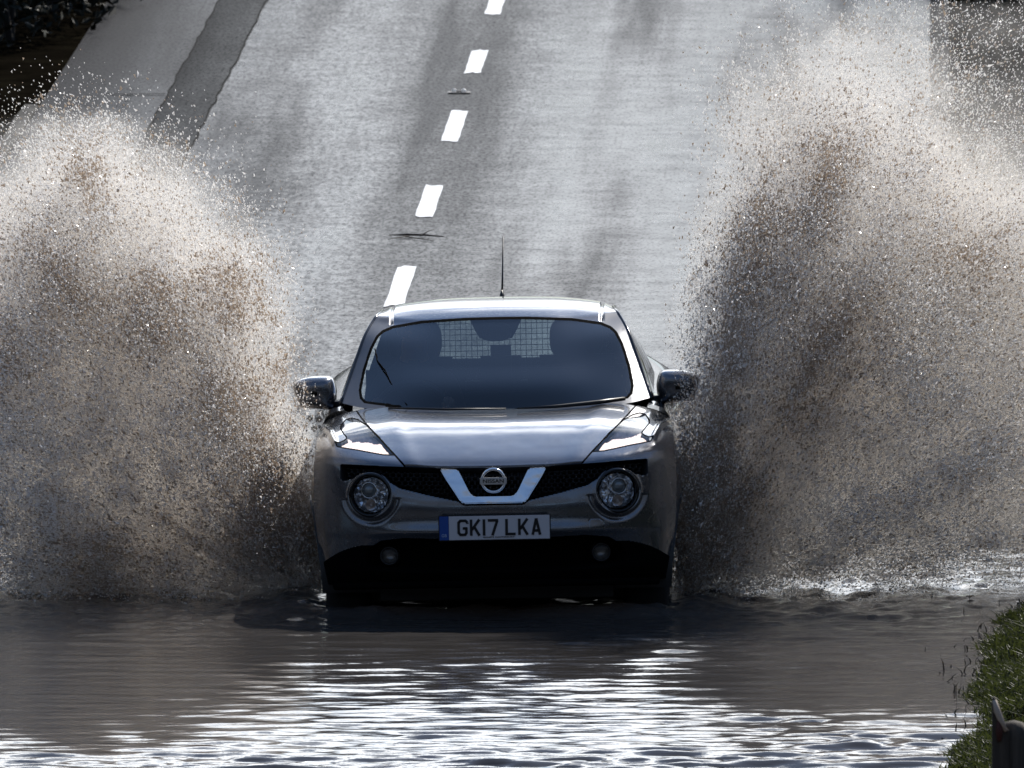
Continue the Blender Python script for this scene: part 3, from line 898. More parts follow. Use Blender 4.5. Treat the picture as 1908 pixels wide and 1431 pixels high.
# sides
EI = np.arange(0, NR, 6)
for s in (-1, 1):
    E = PF[EI, -1 if s > 0 else 0]
    E = np.concatenate([E[:1] - [[0, -.02, .12]], E], 0)
    st = np.linspace(0, 1, 150)
    yy = E[:, 1:2] + (4.06 - E[:, 1:2]) * st[None]
    zz = np.repeat(E[:, 2:3], 150, 1)
    xs = np.abs(np.repeat(E[:, 0:1], 150, 1))
    hz = np.exp(-((zz - .86) / .28) ** 2)
    xs = xs + sstep((yy - E[:, 1:2]) / .5) * 0 + .030 * np.exp(-((yy - 3.25) / .55) ** 2) * hz
    xs = xs - .028 * np.exp(-((yy - 1.95) / .55) ** 2) * np.exp(-((zz - .62) / .25) ** 2)
    xs = xs + .022 * np.exp(-((yy - .85) / .45) ** 2) * np.exp(-((zz - .72) / .16) ** 2) * sstep((yy - E[:, 1:2]) / .25)
    xs = xs + sstep((yy - 1.6) / 1.2) * .040 * sstep((zz - .55) / .35)
    xs = xs - .16 * sstep((yy - 3.45) / .75)
    PS = np.stack([xs * s, yy, zz], -1)
    if s < 0: PS = PS[:, ::-1]
    cy, cz = fc(PS[..., 1]), fc(PS[..., 2])
    sl = np.full(cy.shape, 'side', dtype='<U8')
    sl[(cy > 1.42) & (cy < 2.50) & (cz > .36)] = 'doorF'
    sl[(cy > 2.50) & (cy < 3.22) & (cz > .36)] = 'doorR'
    for wy in (.87, 3.40):
        sl[(cy - wy) ** 2 + (cz - .335) ** 2 < .385 ** 2] = 'none'
    cut('side_panel', PS, sl, 'side', M['paint'], car)
    for k, hy in (('doorF', 2.36), ('doorR', 3.0)):
        dr = cut('door', PS, sl, k, M['paint'], car)
        jy = int(np.argmin(np.abs(PS[40, :, 1] - hy)))
        ii = int(np.argmin(np.abs(PS[:, jy, 2] - .925)))
        q = PS[ii, jy]
        bm = bmesh.new(); add_box(bm, (q[0] + s * .022, hy, q[2]), (.030, .17, .032), bevel=.009)
        bm_obj('handle', bm, M['paint'] if s < 0 else M['darkmetal'], dr)
    for wy in (.87, 3.40):
        bm = bmesh.new()
        ring = []
        a0 = np.linspace(R(-8), R(188), 26)
        for a in a0:
            yv, zv = wy + .385 * math.cos(a), .335 + .385 * math.sin(a)
            jy = np.unravel_index(np.argmin((PS[..., 1] - yv) ** 2 + (PS[..., 2] - zv) ** 2), PS.shape[:2])
            ring.append(Vector((PS[jy][0], yv, zv)))
        prev = None
        for q in ring:
            r_ = [bm.verts.new(q + Vector((s * .008, 0, 0))), bm.verts.new(q + Vector((-s * .03, 0, 0))), bm.verts.new(Vector((s * .52, q.y, q.z)))]
            if prev:
                for k in range(2):
                    bm.faces.new((prev[k], prev[k + 1], r_[k + 1], r_[k]))
            prev = r_
        bm_obj('wheel_arch', bm, M['plastic'], car, True)
    # shoulder from the panel top to the window line
    top = PS[-1][np.argsort(PS[-1, :, 1])]
    by = np.linspace(1.2, 3.74, 60)
    tx = np.interp(by, top[:, 1], np.abs(top[:, 0])); tz = np.interp(by, top[:, 1], top[:, 2])
    bx = np.interp(by, [1.2, 1.32, 2.0, 3.0, 3.74], [.722, .737, .745, .742, .655]); bz = np.interp(by, [1.2, 1.32, 2.0, 3.0, 3.74], [1.095, 1.105, 1.09, 1.12, 1.17])
    sh = []
    for f in np.linspace(0, 1, 9):
        b = math.sin(f * math.pi) * .018
        sh.append(np.stack([(tx * (1 - f) + bx * f + b) * s, by, tz * (1 - f) + bz * f + b], -1))
    np_mesh('shoulder_panel', np.array(sh).reshape(-1, 3), grid_faces(9, 60), M['paint'], car)
    # side glass from the window line to the roof edge
    ec = Pg[:, -1 if s > 0 else 0]
    wy_ = np.linspace(1.32, 3.72, 60)
    ex = np.interp(wy_, ec[:, 1], np.abs(ec[:, 0])); ez = np.interp(wy_, ec[:, 1], ec[:, 2])
    gx = np.interp(wy_, by, bx); gz = np.interp(wy_, by, bz)
    sg = []
    for f in np.linspace(0, 1, 8):
        sg.append(np.stack([(gx * (1 - f) + ex * f + .02 * math.sin(f * math.pi)) * s, wy_, gz * (1 - f) + ez * f], -1))
    sg = np.array(sg)
    gcy = fc(sg[..., 1])
    wl_ = np.full(gcy.shape, 'win', dtype='<U4')
    wl_[(np.abs(gcy - 2.55) < .06) | (gcy > 3.45)] = 'post'
    cut('side_window', sg, wl_, 'win', M['tint'], car)
    wl_[(wl_ == 'post') & (gcy < 3)] = 'mid'
    cut('door_post', sg, wl_, 'post', M['gloss_black'], car)
    cut('door_post', sg, wl_, 'mid', M['gloss_black'], car)
    # gutter trim along the screen pillar and roof edge
    bm = bmesh.new()
    add_tube(bm, [Vector(q) + Vector((s * .006, .004, -.004)) for q in ec[:-30:8]], .010, 6)
    bm_obj('pillar_trim', bm, M['gloss_black'], car, True)
    # door mirror
    MI = [(298, 719), (303, 701), (311, 694.5), (330, 693.5), (352, 695), (372, 701), (381, 709), (379, 724), (374, 738), (368, 752), (352, 755), (320, 758), (305, 757), (299, 740)]
    o = [(float(v[0]), float(v[2])) for v in (pt(x * s, p, 1.45) for x, p in MI)]
    if s < 0: o = o[::-1]
    mh = pillow('door_mirror', o, M['paint'], car, .10, .05, 9)
    mh.location.y = 1.45
    a = pt(288 * s, 749, 1.45); b = pt(312 * s, 752, 1.45)
    bm = bmesh.new(); add_tube(bm, [Vector(a) + Vector((-s * .05, .0, -.01)), Vector(a), Vector(b)], [.03, .024, .022], 8)
    for v in bm.verts: v.co.y -= 1.45
    bm_obj('mirror_arm', bm, M['plastic'], mh, True)
    oc = np.array(o); cc = oc.mean(0)
    bm = bmesh.new()
    f = bm.faces.new([bm.verts.new((float(cc[0] + (q[0] - cc[0]) * .84), .045, float(cc[1] + (q[1] - cc[1]) * .84))) for q in oc])
    bm_obj('mirror_glass', bm, M['chrome'], mh)
    # black quarter trim at the foot of the pillar
    bm = bmesh.new()
    tri = [Vector(pt(x * s, p, y)) for x, p, y in ((282, 752, 1.28), (292, 742, 1.40), (279, 716, 1.47), (285, 722, 1.6), (297, 755, 1.6))]
    bmesh.ops.convex_hull(bm, input=[bm.verts.new(v) for v in tri])
    bm_obj('mirror_base', bm, M['plastic'], car)

# rear end
rz = [.30, .5, .75, .95, 1.08, 1.14, 1.30, 1.39, 1.408]
ry = [4.10, 4.16, 4.14, 4.06, 3.98, 3.94, 3.84, 3.77, 3.735]
rx = [.66, .70, .70, .69, .665, .645, .585, .55, .52]
RR = cr_axis(np.array([[(x * u, y - .10 * abs(u) ** 3 * (1 if z < 1.1 else .4), z - (.06 * abs(u) ** 3 if z > 1.35 else 0)) for u in np.linspace(-1, 1, 25)] for x, y, z in zip(rx, ry, rz)]), 90)
rcx, rcz = np.abs(fc(RR[..., 0])), fc(RR[..., 2])
rl = np.full(rcx.shape, 'tail', dtype='<U5')
rl[(rcz > 1.135) & (rcz < 1.335) & (rcx < .345)] = 'glass'
cut('tailgate', RR, rl, 'tail', M['paint'], car)
cut('rear_window', RR, rl, 'glass', M['rear_glass'], car)
# floor pan
bm = bmesh.new()
add_box(bm, (0, 2.3, .27), (1.2, 3.2, .10)); add_box(bm, (0, 2.4, .20), (.5, 2.8, .08)); add_box(bm, (0, .75, .5), (1.1, .7, .5)); add_box(bm, (0, 3.4, .45), (1.1, 1.1, .4))
add_box(bm, (0, 2.2, .42), (1.56, 1.9, .30))
bm_obj('underbody', bm, M['plastic'], car)
# wheels
for wy in (.87, 3.40):
    for s in (-1, 1):
        T = Matrix.Translation((.80 * s, wy, .335)) @ Matrix.Rotation(R(90) * s, 4, 'Z')
        bm = bmesh.new(); add_lathe(bm, [(.22, .20), (.30, .205), (.328, .19), (.336, .15), (.336, .05), (.328, .01), (.30, -.01), (.225, .0), (.215, .02)], 48, T)
        wh = bm_obj('wheel', bm, M['rubber'], car, True)
        bm = bmesh.new(); add_lathe(bm, [(.222, .005), (.215, .03), (.20, .10), (.05, .09)], 40, T)
        for k in range(5):
            g = add_box(bm, (0, .012, .12), (.045, .02, .20), bevel=.006)
            bmesh.ops.transform(bm, matrix=T @ Matrix.Rotation(k * 2 * math.pi / 5, 4, 'Y'), verts=g)
        add_lathe(bm, [(.055, .03), (.05, .0), (.001, -.004)], 20, T)
        bm_obj('rim', bm, M['alloy'], wh)
# aerial on the back of the roof
b = Vector(pt(1, 553, 3.42)); b.z = 1.452
bm = bmesh.new(); add_tube(bm, [b + Vector((0, 0, -.01)), b + Vector((0, 0, .02)), b + Vector((0, .01, .05))], [.022, .013, .006], 10)
ant = bm_obj('aerial', bm, M['plastic'], car, True)
tip = Vector(pt(-5 + 9, 440, 3.55))
bm = bmesh.new(); add_tube(bm, [b + Vector((0, .008, .04)), b.lerp(tip, .35), tip], [.0055, .0048, .0026], 8)
bm_obj('aerial_rod', bm, M['plastic'], ant, True)

# cabin
bm = bmesh.new()
for k, x in enumerate(np.linspace(-.70, .70, 9)): pass
add_box(bm, (0, 1.45, .93), (1.36, .52, .22), bevel=.05)
bm_obj('dashboard', bm, M['cabin'], car)
bm = bmesh.new()
add_box(bm, (0, 3.15, .80), (1.2, .18, .56), Matrix.Rotation(0, 3, 'X'), .05)
for x in (-.38, .38): add_box(bm, (x, 3.18, 1.12), (.26, .10, .13), bevel=.04)
add_box(bm, (-.005, 3.18, 1.14), (.20, .10, .22), bevel=.05)
bm_obj('rear_seat', bm, M['seat'], car)
for x in (-.41, .37):
    bm = bmesh.new()
    add_box(bm, (x, 2.32, .62), (.50, .50, .16), bevel=.05)
    add_box(bm, (x, 2.62, .93), (.48, .14, .62), Matrix.Rotation(0, 3, 'X'), .06)
    st = bm_obj('front_seat', bm, M['seat'], car)
    bm = bmesh.new(); bmesh.ops.create_uvsphere(bm, u_segments=24, v_segments=16, radius=1)
    for v in bm.verts:
        q = [math.copysign(abs(w) ** .72, w) for w in v.co]
        v.co = Vector((x + q[0] * .130, 2.66 + q[1] * .06, 1.315 + q[2] * .115))
    bm_obj('headrest', bm, M['seat'], st, True)
# mesh guard behind the rear seat
bm = bmesh.new()
for x in np.arange(-.52, .521, .0265): add_tube(bm, [(x, 3.36, 1.0), (x, 3.36, 1.40)], .0016, 4, False)
for z in np.arange(1.0, 1.40, .0265): add_tube(bm, [(-.53, 3.36, z), (.53, 3.36, z)], .0016, 4, False)
bm_obj('cargo_guard', bm, M['plastic'], car)
# rear-view mirror and its sensor pod
bm = bmesh.new()
vs = []
for x, p in ((-52, 590), (48, 590), (38, 612), (28, 630), (-32, 630), (-42, 612)):
    for yy in (1.84, 1.88): vs.append(bm.verts.new(tuple(pt(x, p, yy))))
bmesh.ops.convex_hull(bm, input=vs)
g = bmesh.ops.create_uvsphere(bm, u_segments=20, v_segments=12, radius=1)['verts']
for v in g:
    q = [math.copysign(abs(w) ** .7, w) for w in v.co]
    v.co = Vector(pt(-2, 618, 1.79)) + Vector((q[0] * .075, q[1] * .02, q[2] * .045))
bm_obj('rear_view_mirror', bm, M['cabin'], car)
# steering wheel
bm = bmesh.new()
T = Matrix.Translation((-.41, 1.86, 1.0)) @ Matrix.Rotation(R(-24), 4, 'X')
add_lathe(bm, [(.185 + .014 * math.cos(a), .014 * math.sin(a)) for a in np.linspace(0, 2 * math.pi, 9)], 32, T)
g = add_box(bm, (0, 0.01, 0), (.34, .02, .05), bevel=.005); bmesh.ops.transform(bm, matrix=T, verts=g)
bm_obj('steering_wheel', bm, M['plastic'], car, True)
# ------------------------------------------------------------------ the driver
def skin_body(name, verts, edges, rad, m, parent=None, levels=1):
    me = bpy.data.meshes.new(name)
    me.from_pydata([tuple(v) for v in verts], edges, [])
    o = bpy.data.objects.new(name, me); COL.objects.link(o)
    sk = o.modifiers.new('skin', 'SKIN'); sk.use_smooth_shade = True
    for i, r_ in enumerate(rad):
        r_ = r_ if isinstance(r_, tuple) else (r_, r_)
        me.skin_vertices[0].data[i].radius = r_
    me.skin_vertices[0].data[0].use_root = True
    ss = o.modifiers.new('sub', 'SUBSURF'); ss.levels = levels; ss.render_levels = levels
    dg = bpy.context.evaluated_depsgraph_get()
    me2 = bpy.data.meshes.new_from_object(o.evaluated_get(dg))
    bpy.data.objects.remove(o)
    me2.materials.clear(); me2.materials.append(m)
    me2.polygons.foreach_set('use_smooth', np.full(len(me2.polygons), True))
    o = bpy.data.objects.new(name, me2)
    return link(o, parent)
M['skin'] = mat('skin', (.42, .26, .19), .55)
M['jacket'] = mat('dark_jacket', (.02, .022, .028), .85)
M['hair'] = mat('brown_hair', (.03, .02, .013), .6)
drv = Vector((-.41, 2.42, .70))
V = [(0, 0, 0), (0, .03, .22), (0, .06, .40), (0, .05, .50), (0, .02, .56), (0, 0, .62), (0, -.005, .69), (0, 0, .745)]
E = [(0, 1), (1, 2), (2, 3), (3, 4), (4, 5), (5, 6), (6, 7)]
Rr = [(.17, .12), (.16, .11), (.17, .11), (.11, .08), .056, (.070, .085), (.076, .095), (.060, .07)]
def chain(start, pts, rads):
    prev = start
    for p, r_ in zip(pts, rads):
        V.append(p); Rr.append(r_); E.append((prev, len(V) - 1)); prev = len(V) - 1
    return prev
for s in (-1, 1):
    w = chain(2, [(.17 * s, .05, .42), (.21 * s, -.08, .24), (.20 * s, -.32, .27), (.18 * s, -.47, .325)], [.065, .05, .042, .03])
    h = chain(w, [(.175 * s, -.52, .345)], [.028])
    for k, (ox, oz, L) in enumerate([(-.02, .026, .032), (-.007, .03, .036), (.007, .028, .034), (.018, .022, .028)]):
        chain(h, [(.175 * s + ox * s, -.545, .345 + oz), (.175 * s + ox * s, -.545 + L * .2, .345 + oz + L * .5), (.172 * s + ox * s, -.525, .345 + oz + L * .6)], [.010, .009, .008])
    chain(h, [(.15 * s, -.525, .35), (.14 * s, -.53, .372)], [.010, .008])
    chain(0, [(.10 * s, -.18, .0), (.12 * s, -.45, .06), (.12 * s, -.55, -.25)], [.085, .065, .05])
# face: nose, chin and ears drawn out of the head
chain(6, [(0, -.105, .675)], [.014]); chain(5, [(0, -.085, .615)], [.026])
for s in (-1, 1): chain(6, [(.082 * s, .01, .68)], [.016])
person = skin_body('person', [drv + Vector(v) for v in V], E, Rr, M['skin'], None, 2)
person.data.materials.append(M['jacket'])
for p in person.data.polygons:
    cpt = p.center - drv
    if cpt.z < .535 and not (cpt.y < -.46 and cpt.z > .28): p.material_index = 1
car_m = Matrix.Translation(car.location) @ car.rotation_euler.to_matrix().to_4x4()
person.matrix_world = car_m
tag(person, 'driver in a dark jacket behind the windscreen with both hands on the steering wheel', 'person')
bm = bmesh.new()
bmesh.ops.create_uvsphere(bm, u_segments=20, v_segments=14, radius=1)
for v in list(bm.verts):
    if v.co.z < -.15 or (v.co.y < -.55 and v.co.z < .35): bm.verts.remove(v)
for v in bm.verts: v.co = drv + Vector((v.co.x * .088, .012 + v.co.y * .105, .705 + v.co.z * .105)) + Vector((0, 0, .004 * math.sin(v.co.x * 40)))
bm_obj('hair', bm, M['hair'], person, True)
for s in (-1, 1):
    bm = bmesh.new(); bmesh.ops.create_uvsphere(bm, u_segments=10, v_segments=8, radius=.011)
    bmesh.ops.translate(bm, vec=drv + Vector((.031 * s, -.088, .70)), verts=bm.verts[:])
    bm_obj('eye', bm, M['gloss_black'], person, True)
# thin dark line laid over the outside of the glass, built as a cable
bm = bmesh.new()
lead = [(-226, 650, 1.60), (-222, 672, 1.53), (-206, 692, 1.42), (-196, 715, 1.34), (-180, 738, 1.26), (-166, 756, 1.17)]
add_tube(bm, [Vector(pt(x, p, y)) + Vector((0, -.004, .012)) for x, p, y in lead], .0032, 6)
ld = bm_obj('cable', bm, M['matte_black'], None, True); ld.matrix_world = car_m
tag(ld, 'thin black cable trailing across the lower corner of the windscreen in front of the driver', 'cable')

# ------------------------------------------------------------------ splashes
def drop_mat(name, col, tr, mixf, gloss, rough=.15):
    m = bpy.data.materials.new(name); m.use_nodes = True
    t = NT(m); n = t.n; n.remove(t.b); out = n['Material Output']
    df = t.new('BsdfDiffuse'); df.inputs['Color'].default_value = (*col, 1)
    tl = t.new('BsdfTranslucent'); tl.inputs['Color'].default_value = (*tr, 1)
    gl = t.new('BsdfGlossy'); gl.inputs['Roughness'].default_value = rough
    a = t.new('MixShader'); a.inputs[0].default_value = mixf
    b = t.new('MixShader'); b.inputs[0].default_value = gloss
    t.link(df.outputs[0], a.inputs[1]); t.link(tl.outputs[0], a.inputs[2])
    t.link(a.outputs[0], b.inputs[1]); t.link(gl.outputs[0], b.inputs[2])
    t.link(b.outputs[0], out.inputs['Surface'])
    return m
M['drop_tan'] = drop_mat('muddy_spray', (.928, .907, .875), (.974, .960, .94), .85, .05)
M['drop_clear'] = drop_mat('pale_spray', (.94, .925, .91), (.98, .972, .965), .85, .05)
M['drop_brown'] = drop_mat('thick_mud_spray', (.465, .386, .315), (.675, .595, .51), .78, .03)

m = bpy.data.materials.new('fine_mist'); m.use_nodes = True
t = NT(m); t.n.remove(t.b)
pv_ = t.new('VolumePrincipled'); pv_.inputs['Color'].default_value = (.953, .932, .898, 1)
pv_.inputs['Density'].default_value = 3.6; pv_.inputs['Anisotropy'].default_value = .35
t.link(pv_.outputs[0], t.n['Material Output'].inputs['Volume'])
M['mist'] = m
SPD = 390.0       # image pixels per metre for the outlines of the two sprays, counted from x = 954, water at z = 0
def spray_xyz(px, py, y):  # image pixels cast back through the camera to distance y
    k = y / 35000
    return np.stack([(px - 954) * k, y, CAM_Z - (py + 1841) * k], -1)

def grid_interp(xs, ys, T, X, Y):
    xs = np.asarray(xs, float); ys = np.asarray(ys, float); T = np.asarray(T, float)
    i = np.clip(np.searchsorted(xs, X) - 1, 0, len(xs) - 2); j = np.clip(np.searchsorted(ys, Y) - 1, 0, len(ys) - 2)
    u = np.clip((X - xs[i]) / (xs[i + 1] - xs[i]), 0, 1); v = np.clip((Y - ys[j]) / (ys[j + 1] - ys[j]), 0, 1)
    u = u * u * (3 - 2 * u); v = v * v * (3 - 2 * v)
    return (T[j, i] * (1 - u) + T[j, i + 1] * u) * (1 - v) + (T[j + 1, i] * (1 - u) + T[j + 1, i + 1] * u) * v

LX = [-160, 0, 100, 200, 300, 400, 500, 560, 600]
LY = [100, 150, 200, 250, 300, 400, 500, 600, 700, 800, 900, 1000, 1080, 1150, 1190]
LT = [[0, 0, 0, 0, 0, 0, 0, 0, 0],
      [0, 0, .02, .02, 0, 0, 0, 0, 0],
      [.02, .04, .08, .07, .02, 0, 0, 0, 0],
      [.05, .12, .45, .42, .10, .02, 0, 0, 0],
      [.12, .25, 1.1, 1.0, .32, .04, 0, 0, 0],
      [.5, .8, 2, 2, 1.4, .30, .04, 0, 0],
      [1.2, 2, 2.4, 2.4, 2.1, 1.2, .2, .03, 0],
      [1.6, 2.4, 2.4, 2.4, 2.3, 1.6, .40, .05, 0],
      [1.8, 2.4, 2.4, 2.4, 2.4, 1.9, .8, .08, 0],
      [1.8, 2.4, 2.8, 2.8, 2.5, 2.1, 1.4, .6, .1],
      [1.8, 2.4, 2.8, 3, 3, 2.6, 2.0, 1.3, .4],
      [1.2, 1.6, 2.8, 3.2, 3.2, 3, 2.8, 2.2, .9],
      [.8, 1.2, 2.2, 3, 3, 3, 3, 2.4, 1.2],
      [.5, .8, 1.4, 1.9, 2.1, 2.1, 2, 1.8, 1.0],
      [0, 0, 0, 0, 0, 0, 0, 0, 0]]
RX = [1235, 1270, 1330, 1400, 1500, 1600, 1700, 1800, 1908, 2080]
RY = [0, 50, 100, 200, 300, 400, 500, 600, 700, 800, 900, 1000, 1060, 1110, 1150]
RT = [[0, 0, 0, 0, .02, .05, .10, .10, .12, .1],
      [0, 0, 0, .02, .10, .2, .22, .15, .18, .1],
      [0, 0, .02, .12, .35, .5, .36, .14, .10, .1],
      [0, 0, .05, .35, .9, 1.2, .75, .30, .22, .2],
      [0, 0, .12, .6, 1.5, 2, 1.5, .75, .5, .4],
      [0, .02, .35, 1.2, 2, 2.2, 2.1, 1.7, 1.35, .8],
      [0, .05, .65, 1.6, 2.2, 2.4, 2.5, 2.5, 2.3, 1.5],
      [0, .15, 1.0, 2, 2.5, 2.7, 2.6, 2.6, 2.5, 1.6],
      [.02, .3, 1.3, 2.2, 2.6, 2.8, 3, 3, 3, 2],
      [.08, .8, 1.8, 2.5, 2.8, 3, 3, 3, 3, 2],
      [.4, 1.6, 2.5, 3, 3, 3, 3, 3, 3, 2],
      [.9, 2.4, 3, 3.2, 3.1, 2.8, 2.2, 1.7, 1.4, .9],
      [1.2, 2.6, 3, 2.7, 2.0, 1.5, 1.0, .75, .6, .4],
      [.9, 1.8, 1.7, .8, .3, .12, .06, .04, .03, 0],
      [0, 0, 0, 0, 0, 0, 0, 0, 0, 0]]
LB = [(430, 560, 55, 60, 1.0), (300, 535, 55, 40, .9), (290, 635, 34, 26, .9), (125, 545, 60, 50, .8), (150, 335, 55, 60, .6), (8, 665, 45, 60, .9), (500, 690, 45, 40, .6), (415, 740, 60, 60, .7), (470, 880, 60, 90, .8), (545, 930, 55, 70, 1.1), (60, 480, 50, 40, .5), (230, 590, 90, 60, .5), (590, 1010, 30, 110, 1.3), (500, 1010, 80, 70, .9), (250, 1040, 110, 60, .8)]
RB = [(1292, 960, 34, 130, 1.6), (1330, 800, 34, 90, 1.2), (1370, 640, 30, 60, .8), (1405, 460, 45, 70, .9), (1530, 310, 65, 55, .9), (1560, 600, 70, 80, .9), (1520, 690, 55, 90, 1.0), (1450, 760, 60, 60, .5), (1310, 1000, 60, 90, 1.6), (1800, 480, 80, 50, .6), (1350, 900, 60, 100, 1.2), (1410, 560, 40, 60, .6), (1480, 420, 70, 60, .5)]

def spray(name, gx, gy, T, blobs, focus, n_drops, n_mist, seed, label):
    r = np.random.default_rng(seed)
    st = 2.5
    ax = np.arange(gx[0], gx[-1], st); ay = np.arange(gy[0], gy[-1], st)
    A, B = np.meshgrid(ax, ay)
    ang = np.arctan2(focus[1] + 60 - B, np.abs(A - focus[0])); rad = np.hypot(A - focus[0], B - focus[1])
    warp = 70 * (fbm(A / 120, B / 120, 4, seed + 1, .6) - .5)
    T = np.minimum(np.asarray(T, float), 2.1)
    dens = grid_interp(gx, gy, T, A + warp, B + warp * .7)
    ray = fbm(ang * 14, rad / 260, 3, seed + 2)                  # spokes thrown out from the wheel
    clump = fbm(A / 46, B / 46, 5, seed + 3, .62)
    brown = np.zeros_like(A)
    for bx, by, rx_, ry_, w in blobs:
        q = ((A - bx + warp) / rx_) ** 2 + ((B - by - warp) / ry_) ** 2
        brown += w * np.exp(-q)
    brown *= .35 + 1.3 * fbm(A / 22, B / 22, 4, seed + 9, .6)
    out = []
    for which, n in (('mist', n_mist), ('drop', n_drops), ('brown', int(n_drops * .52))):
        if which == 'mist': w = dens * (.75 + .5 * clump)
        elif which == 'drop': w = dens ** .85 * np.exp(3.2 * (clump - .5) + 2.0 * (ray - .5))
        else: w = brown * np.exp(2.6 * (clump - .5) + 3.0 * (ray - .5)) * np.clip(dens, 0, 1.5)
        w = np.clip(w, 0, None).ravel(); w /= w.sum()
        idx = r.choice(len(w), n, p=w)
        px = A.ravel()[idx] + (r.random(n) - .5) * st; py = B.ravel()[idx] + (r.random(n) - .5) * st
        if which != 'mist':          # strays thrown clear of the main body
            q_ = r.random(n) < .13
            px = px + q_ * r.normal(0, 42, n); py = py + q_ * r.normal(-14, 42, n)
            hit = (px > 575) & (px < 1262)
            px = np.where(hit, A.ravel()[idx], px)
        # the sheet bows forward and back of the wheel; height gives it thickness
        h = np.clip((1180 - py) / 900, 0, 1.2); s = np.abs(px - focus[0]) / 600
        yc = 89.6 + .5 * s + .5 * (fbm(px / 160, py / 160, 2, seed + 20) - .5)
        y = yc + r.normal(0, 1, n) * (.16 + .40 * h + .25 * s) * (.8 if which == 'brown' else 1)
        P = spray_xyz(px, py, y)
        if which == 'mist': rr = .0017 * np.exp(r.normal(0, .22, n)); mi = np.where(r.random(n) < .8, 0, 1)
        elif which == 'drop':
            rr = .0023 * np.exp(r.normal(0, .32, n)); mi = np.where(r.random(n) < .58, 0, np.where(r.random(n) < .22, 1, 2))
        else: rr = .0024 * np.exp(r.normal(0, .35, n)); mi = np.full(n, 2)
        ok = P[:, 2] > .002
        dirv = np.stack([(P[:, 0] - (focus[0] - 954) / SPD), P[:, 1] - 89.4, P[:, 2] + .1], -1)
        out.append((P[ok], rr[ok], mi[ok], dirv[ok]))
    P = np.concatenate([o[0] for o in out]); rr = np.concatenate([o[1] for o in out]); mi = np.concatenate([o[2] for o in out]); dv = np.concatenate([o[3] for o in out])
    n = len(P)
    tet = np.array([[1, 1, 1], [1, -1, -1], [-1, 1, -1], [-1, -1, 1]], float) * .95
    # random rotation per drop
    q = r.normal(size=(n, 4)); q /= np.linalg.norm(q, axis=1, keepdims=True)
    w_, x_, y_, z_ = q.T
    Rm = np.stack([np.stack([1 - 2 * (y_ ** 2 + z_ ** 2), 2 * (x_ * y_ - w_ * z_), 2 * (x_ * z_ + w_ * y_)], -1),
                   np.stack([2 * (x_ * y_ + w_ * z_), 1 - 2 * (x_ ** 2 + z_ ** 2), 2 * (y_ * z_ - w_ * x_)], -1),
                   np.stack([2 * (x_ * z_ - w_ * y_), 2 * (y_ * z_ + w_ * x_), 1 - 2 * (x_ ** 2 + y_ ** 2)], -1)], 1)
    L = np.einsum('nij,kj->nki', Rm, tet) * rr[:, None, None]
    dn = dv / (np.linalg.norm(dv, axis=1, keepdims=True) + 1e-9) + r.normal(0, .35, (n, 3))
    dn /= np.linalg.norm(dn, axis=1, keepdims=True)
    stretch = np.clip(r.normal(.7, .6, n), 0, 2.2)
    L = L + np.einsum('nki,ni->nk', L, dn)[..., None] * dn[:, None, :] * stretch[:, None, None]
    V = (P[:, None, :] + L).reshape(-1, 3)
    F = (np.arange(n)[:, None, None] * 4 + np.array([[0, 1, 2], [0, 3, 1], [0, 2, 3], [1, 3, 2]])[None]).reshape(-1, 3)
    o = np_mesh(name, V, F, None, None, False, [M['drop_tan'], M['drop_clear'], M['drop_brown']], np.repeat(mi, 4))
    # the fine mist between the drops: a body of even density whose thickness follows the spray
    ms = 14
    mx = np.arange(gx[0], gx[-1] + ms, ms); my = np.arange(gy[0], gy[-1] + ms, ms)
    A, B = np.meshgrid(mx, my)
    wp = 70 * (fbm(A / 120, B / 120, 4, seed + 1, .6) - .5)
    dn2 = grid_interp(gx, gy, T, A + wp, B + wp * .7) * (.45 + 1.1 * fbm(A / 70, B / 70, 4, seed + 31, .6))
    th = .16 * np.clip(dn2 - .06, 0, None)
    rim = np.zeros_like(th, bool); rim[[0, -1], :] = True; rim[:, [0, -1]] = True
    th[rim] = 0
    yc = 89.6 + .5 * np.abs(A - focus[0]) / 600
    front = spray_xyz(A, B, yc - th * .9); back = spray_xyz(A, B, yc + th * 1.1 + .0005)
    keep = (np.maximum.reduce([th[:-1, :-1], th[1:, :-1], th[:-1, 1:], th[1:, 1:]]) > .0015).ravel()
    F1 = grid_faces(*A.shape)[keep]; nv = A.size
    # side walls where kept faces meet dropped ones
    from collections import Counter
    ed = {}
    for f in F1:
        for k in range(4):
            e = (int(f[k]), int(f[(k + 1) % 4])); ed[e] = ed.get(e, 0) + 1
    walls = [(a, a + nv, b + nv, b) for (a, b) in ed if (b, a) not in ed]
    F2 = np.concatenate([F1, F1[:, ::-1] + nv, np.array([w[::-1] for w in walls])], 0)
    VV = np.concatenate([front.reshape(-1, 3), back.reshape(-1, 3)], 0)
    F2 = F2[:, ::-1]
    used, inv = np.unique(F2.ravel(), return_inverse=True)
    np_mesh('mist', VV[used], inv.reshape(F2.shape), M['mist'], o, True)
    return tag(o, label, 'splash')
DQ = 1.0
spray('water_splash', LX, LY, LT, LB, (600, 1100), int(165000 * DQ), int(260000 * DQ), 11, 'brown spray fan thrown up on the driver side of the car, lower of the two')
spray('water_splash', RX, RY, RT, RB, (1250, 1090), int(165000 * DQ), int(260000 * DQ), 12, 'taller brown spray fan thrown up beside the kerb and the dark hedge')

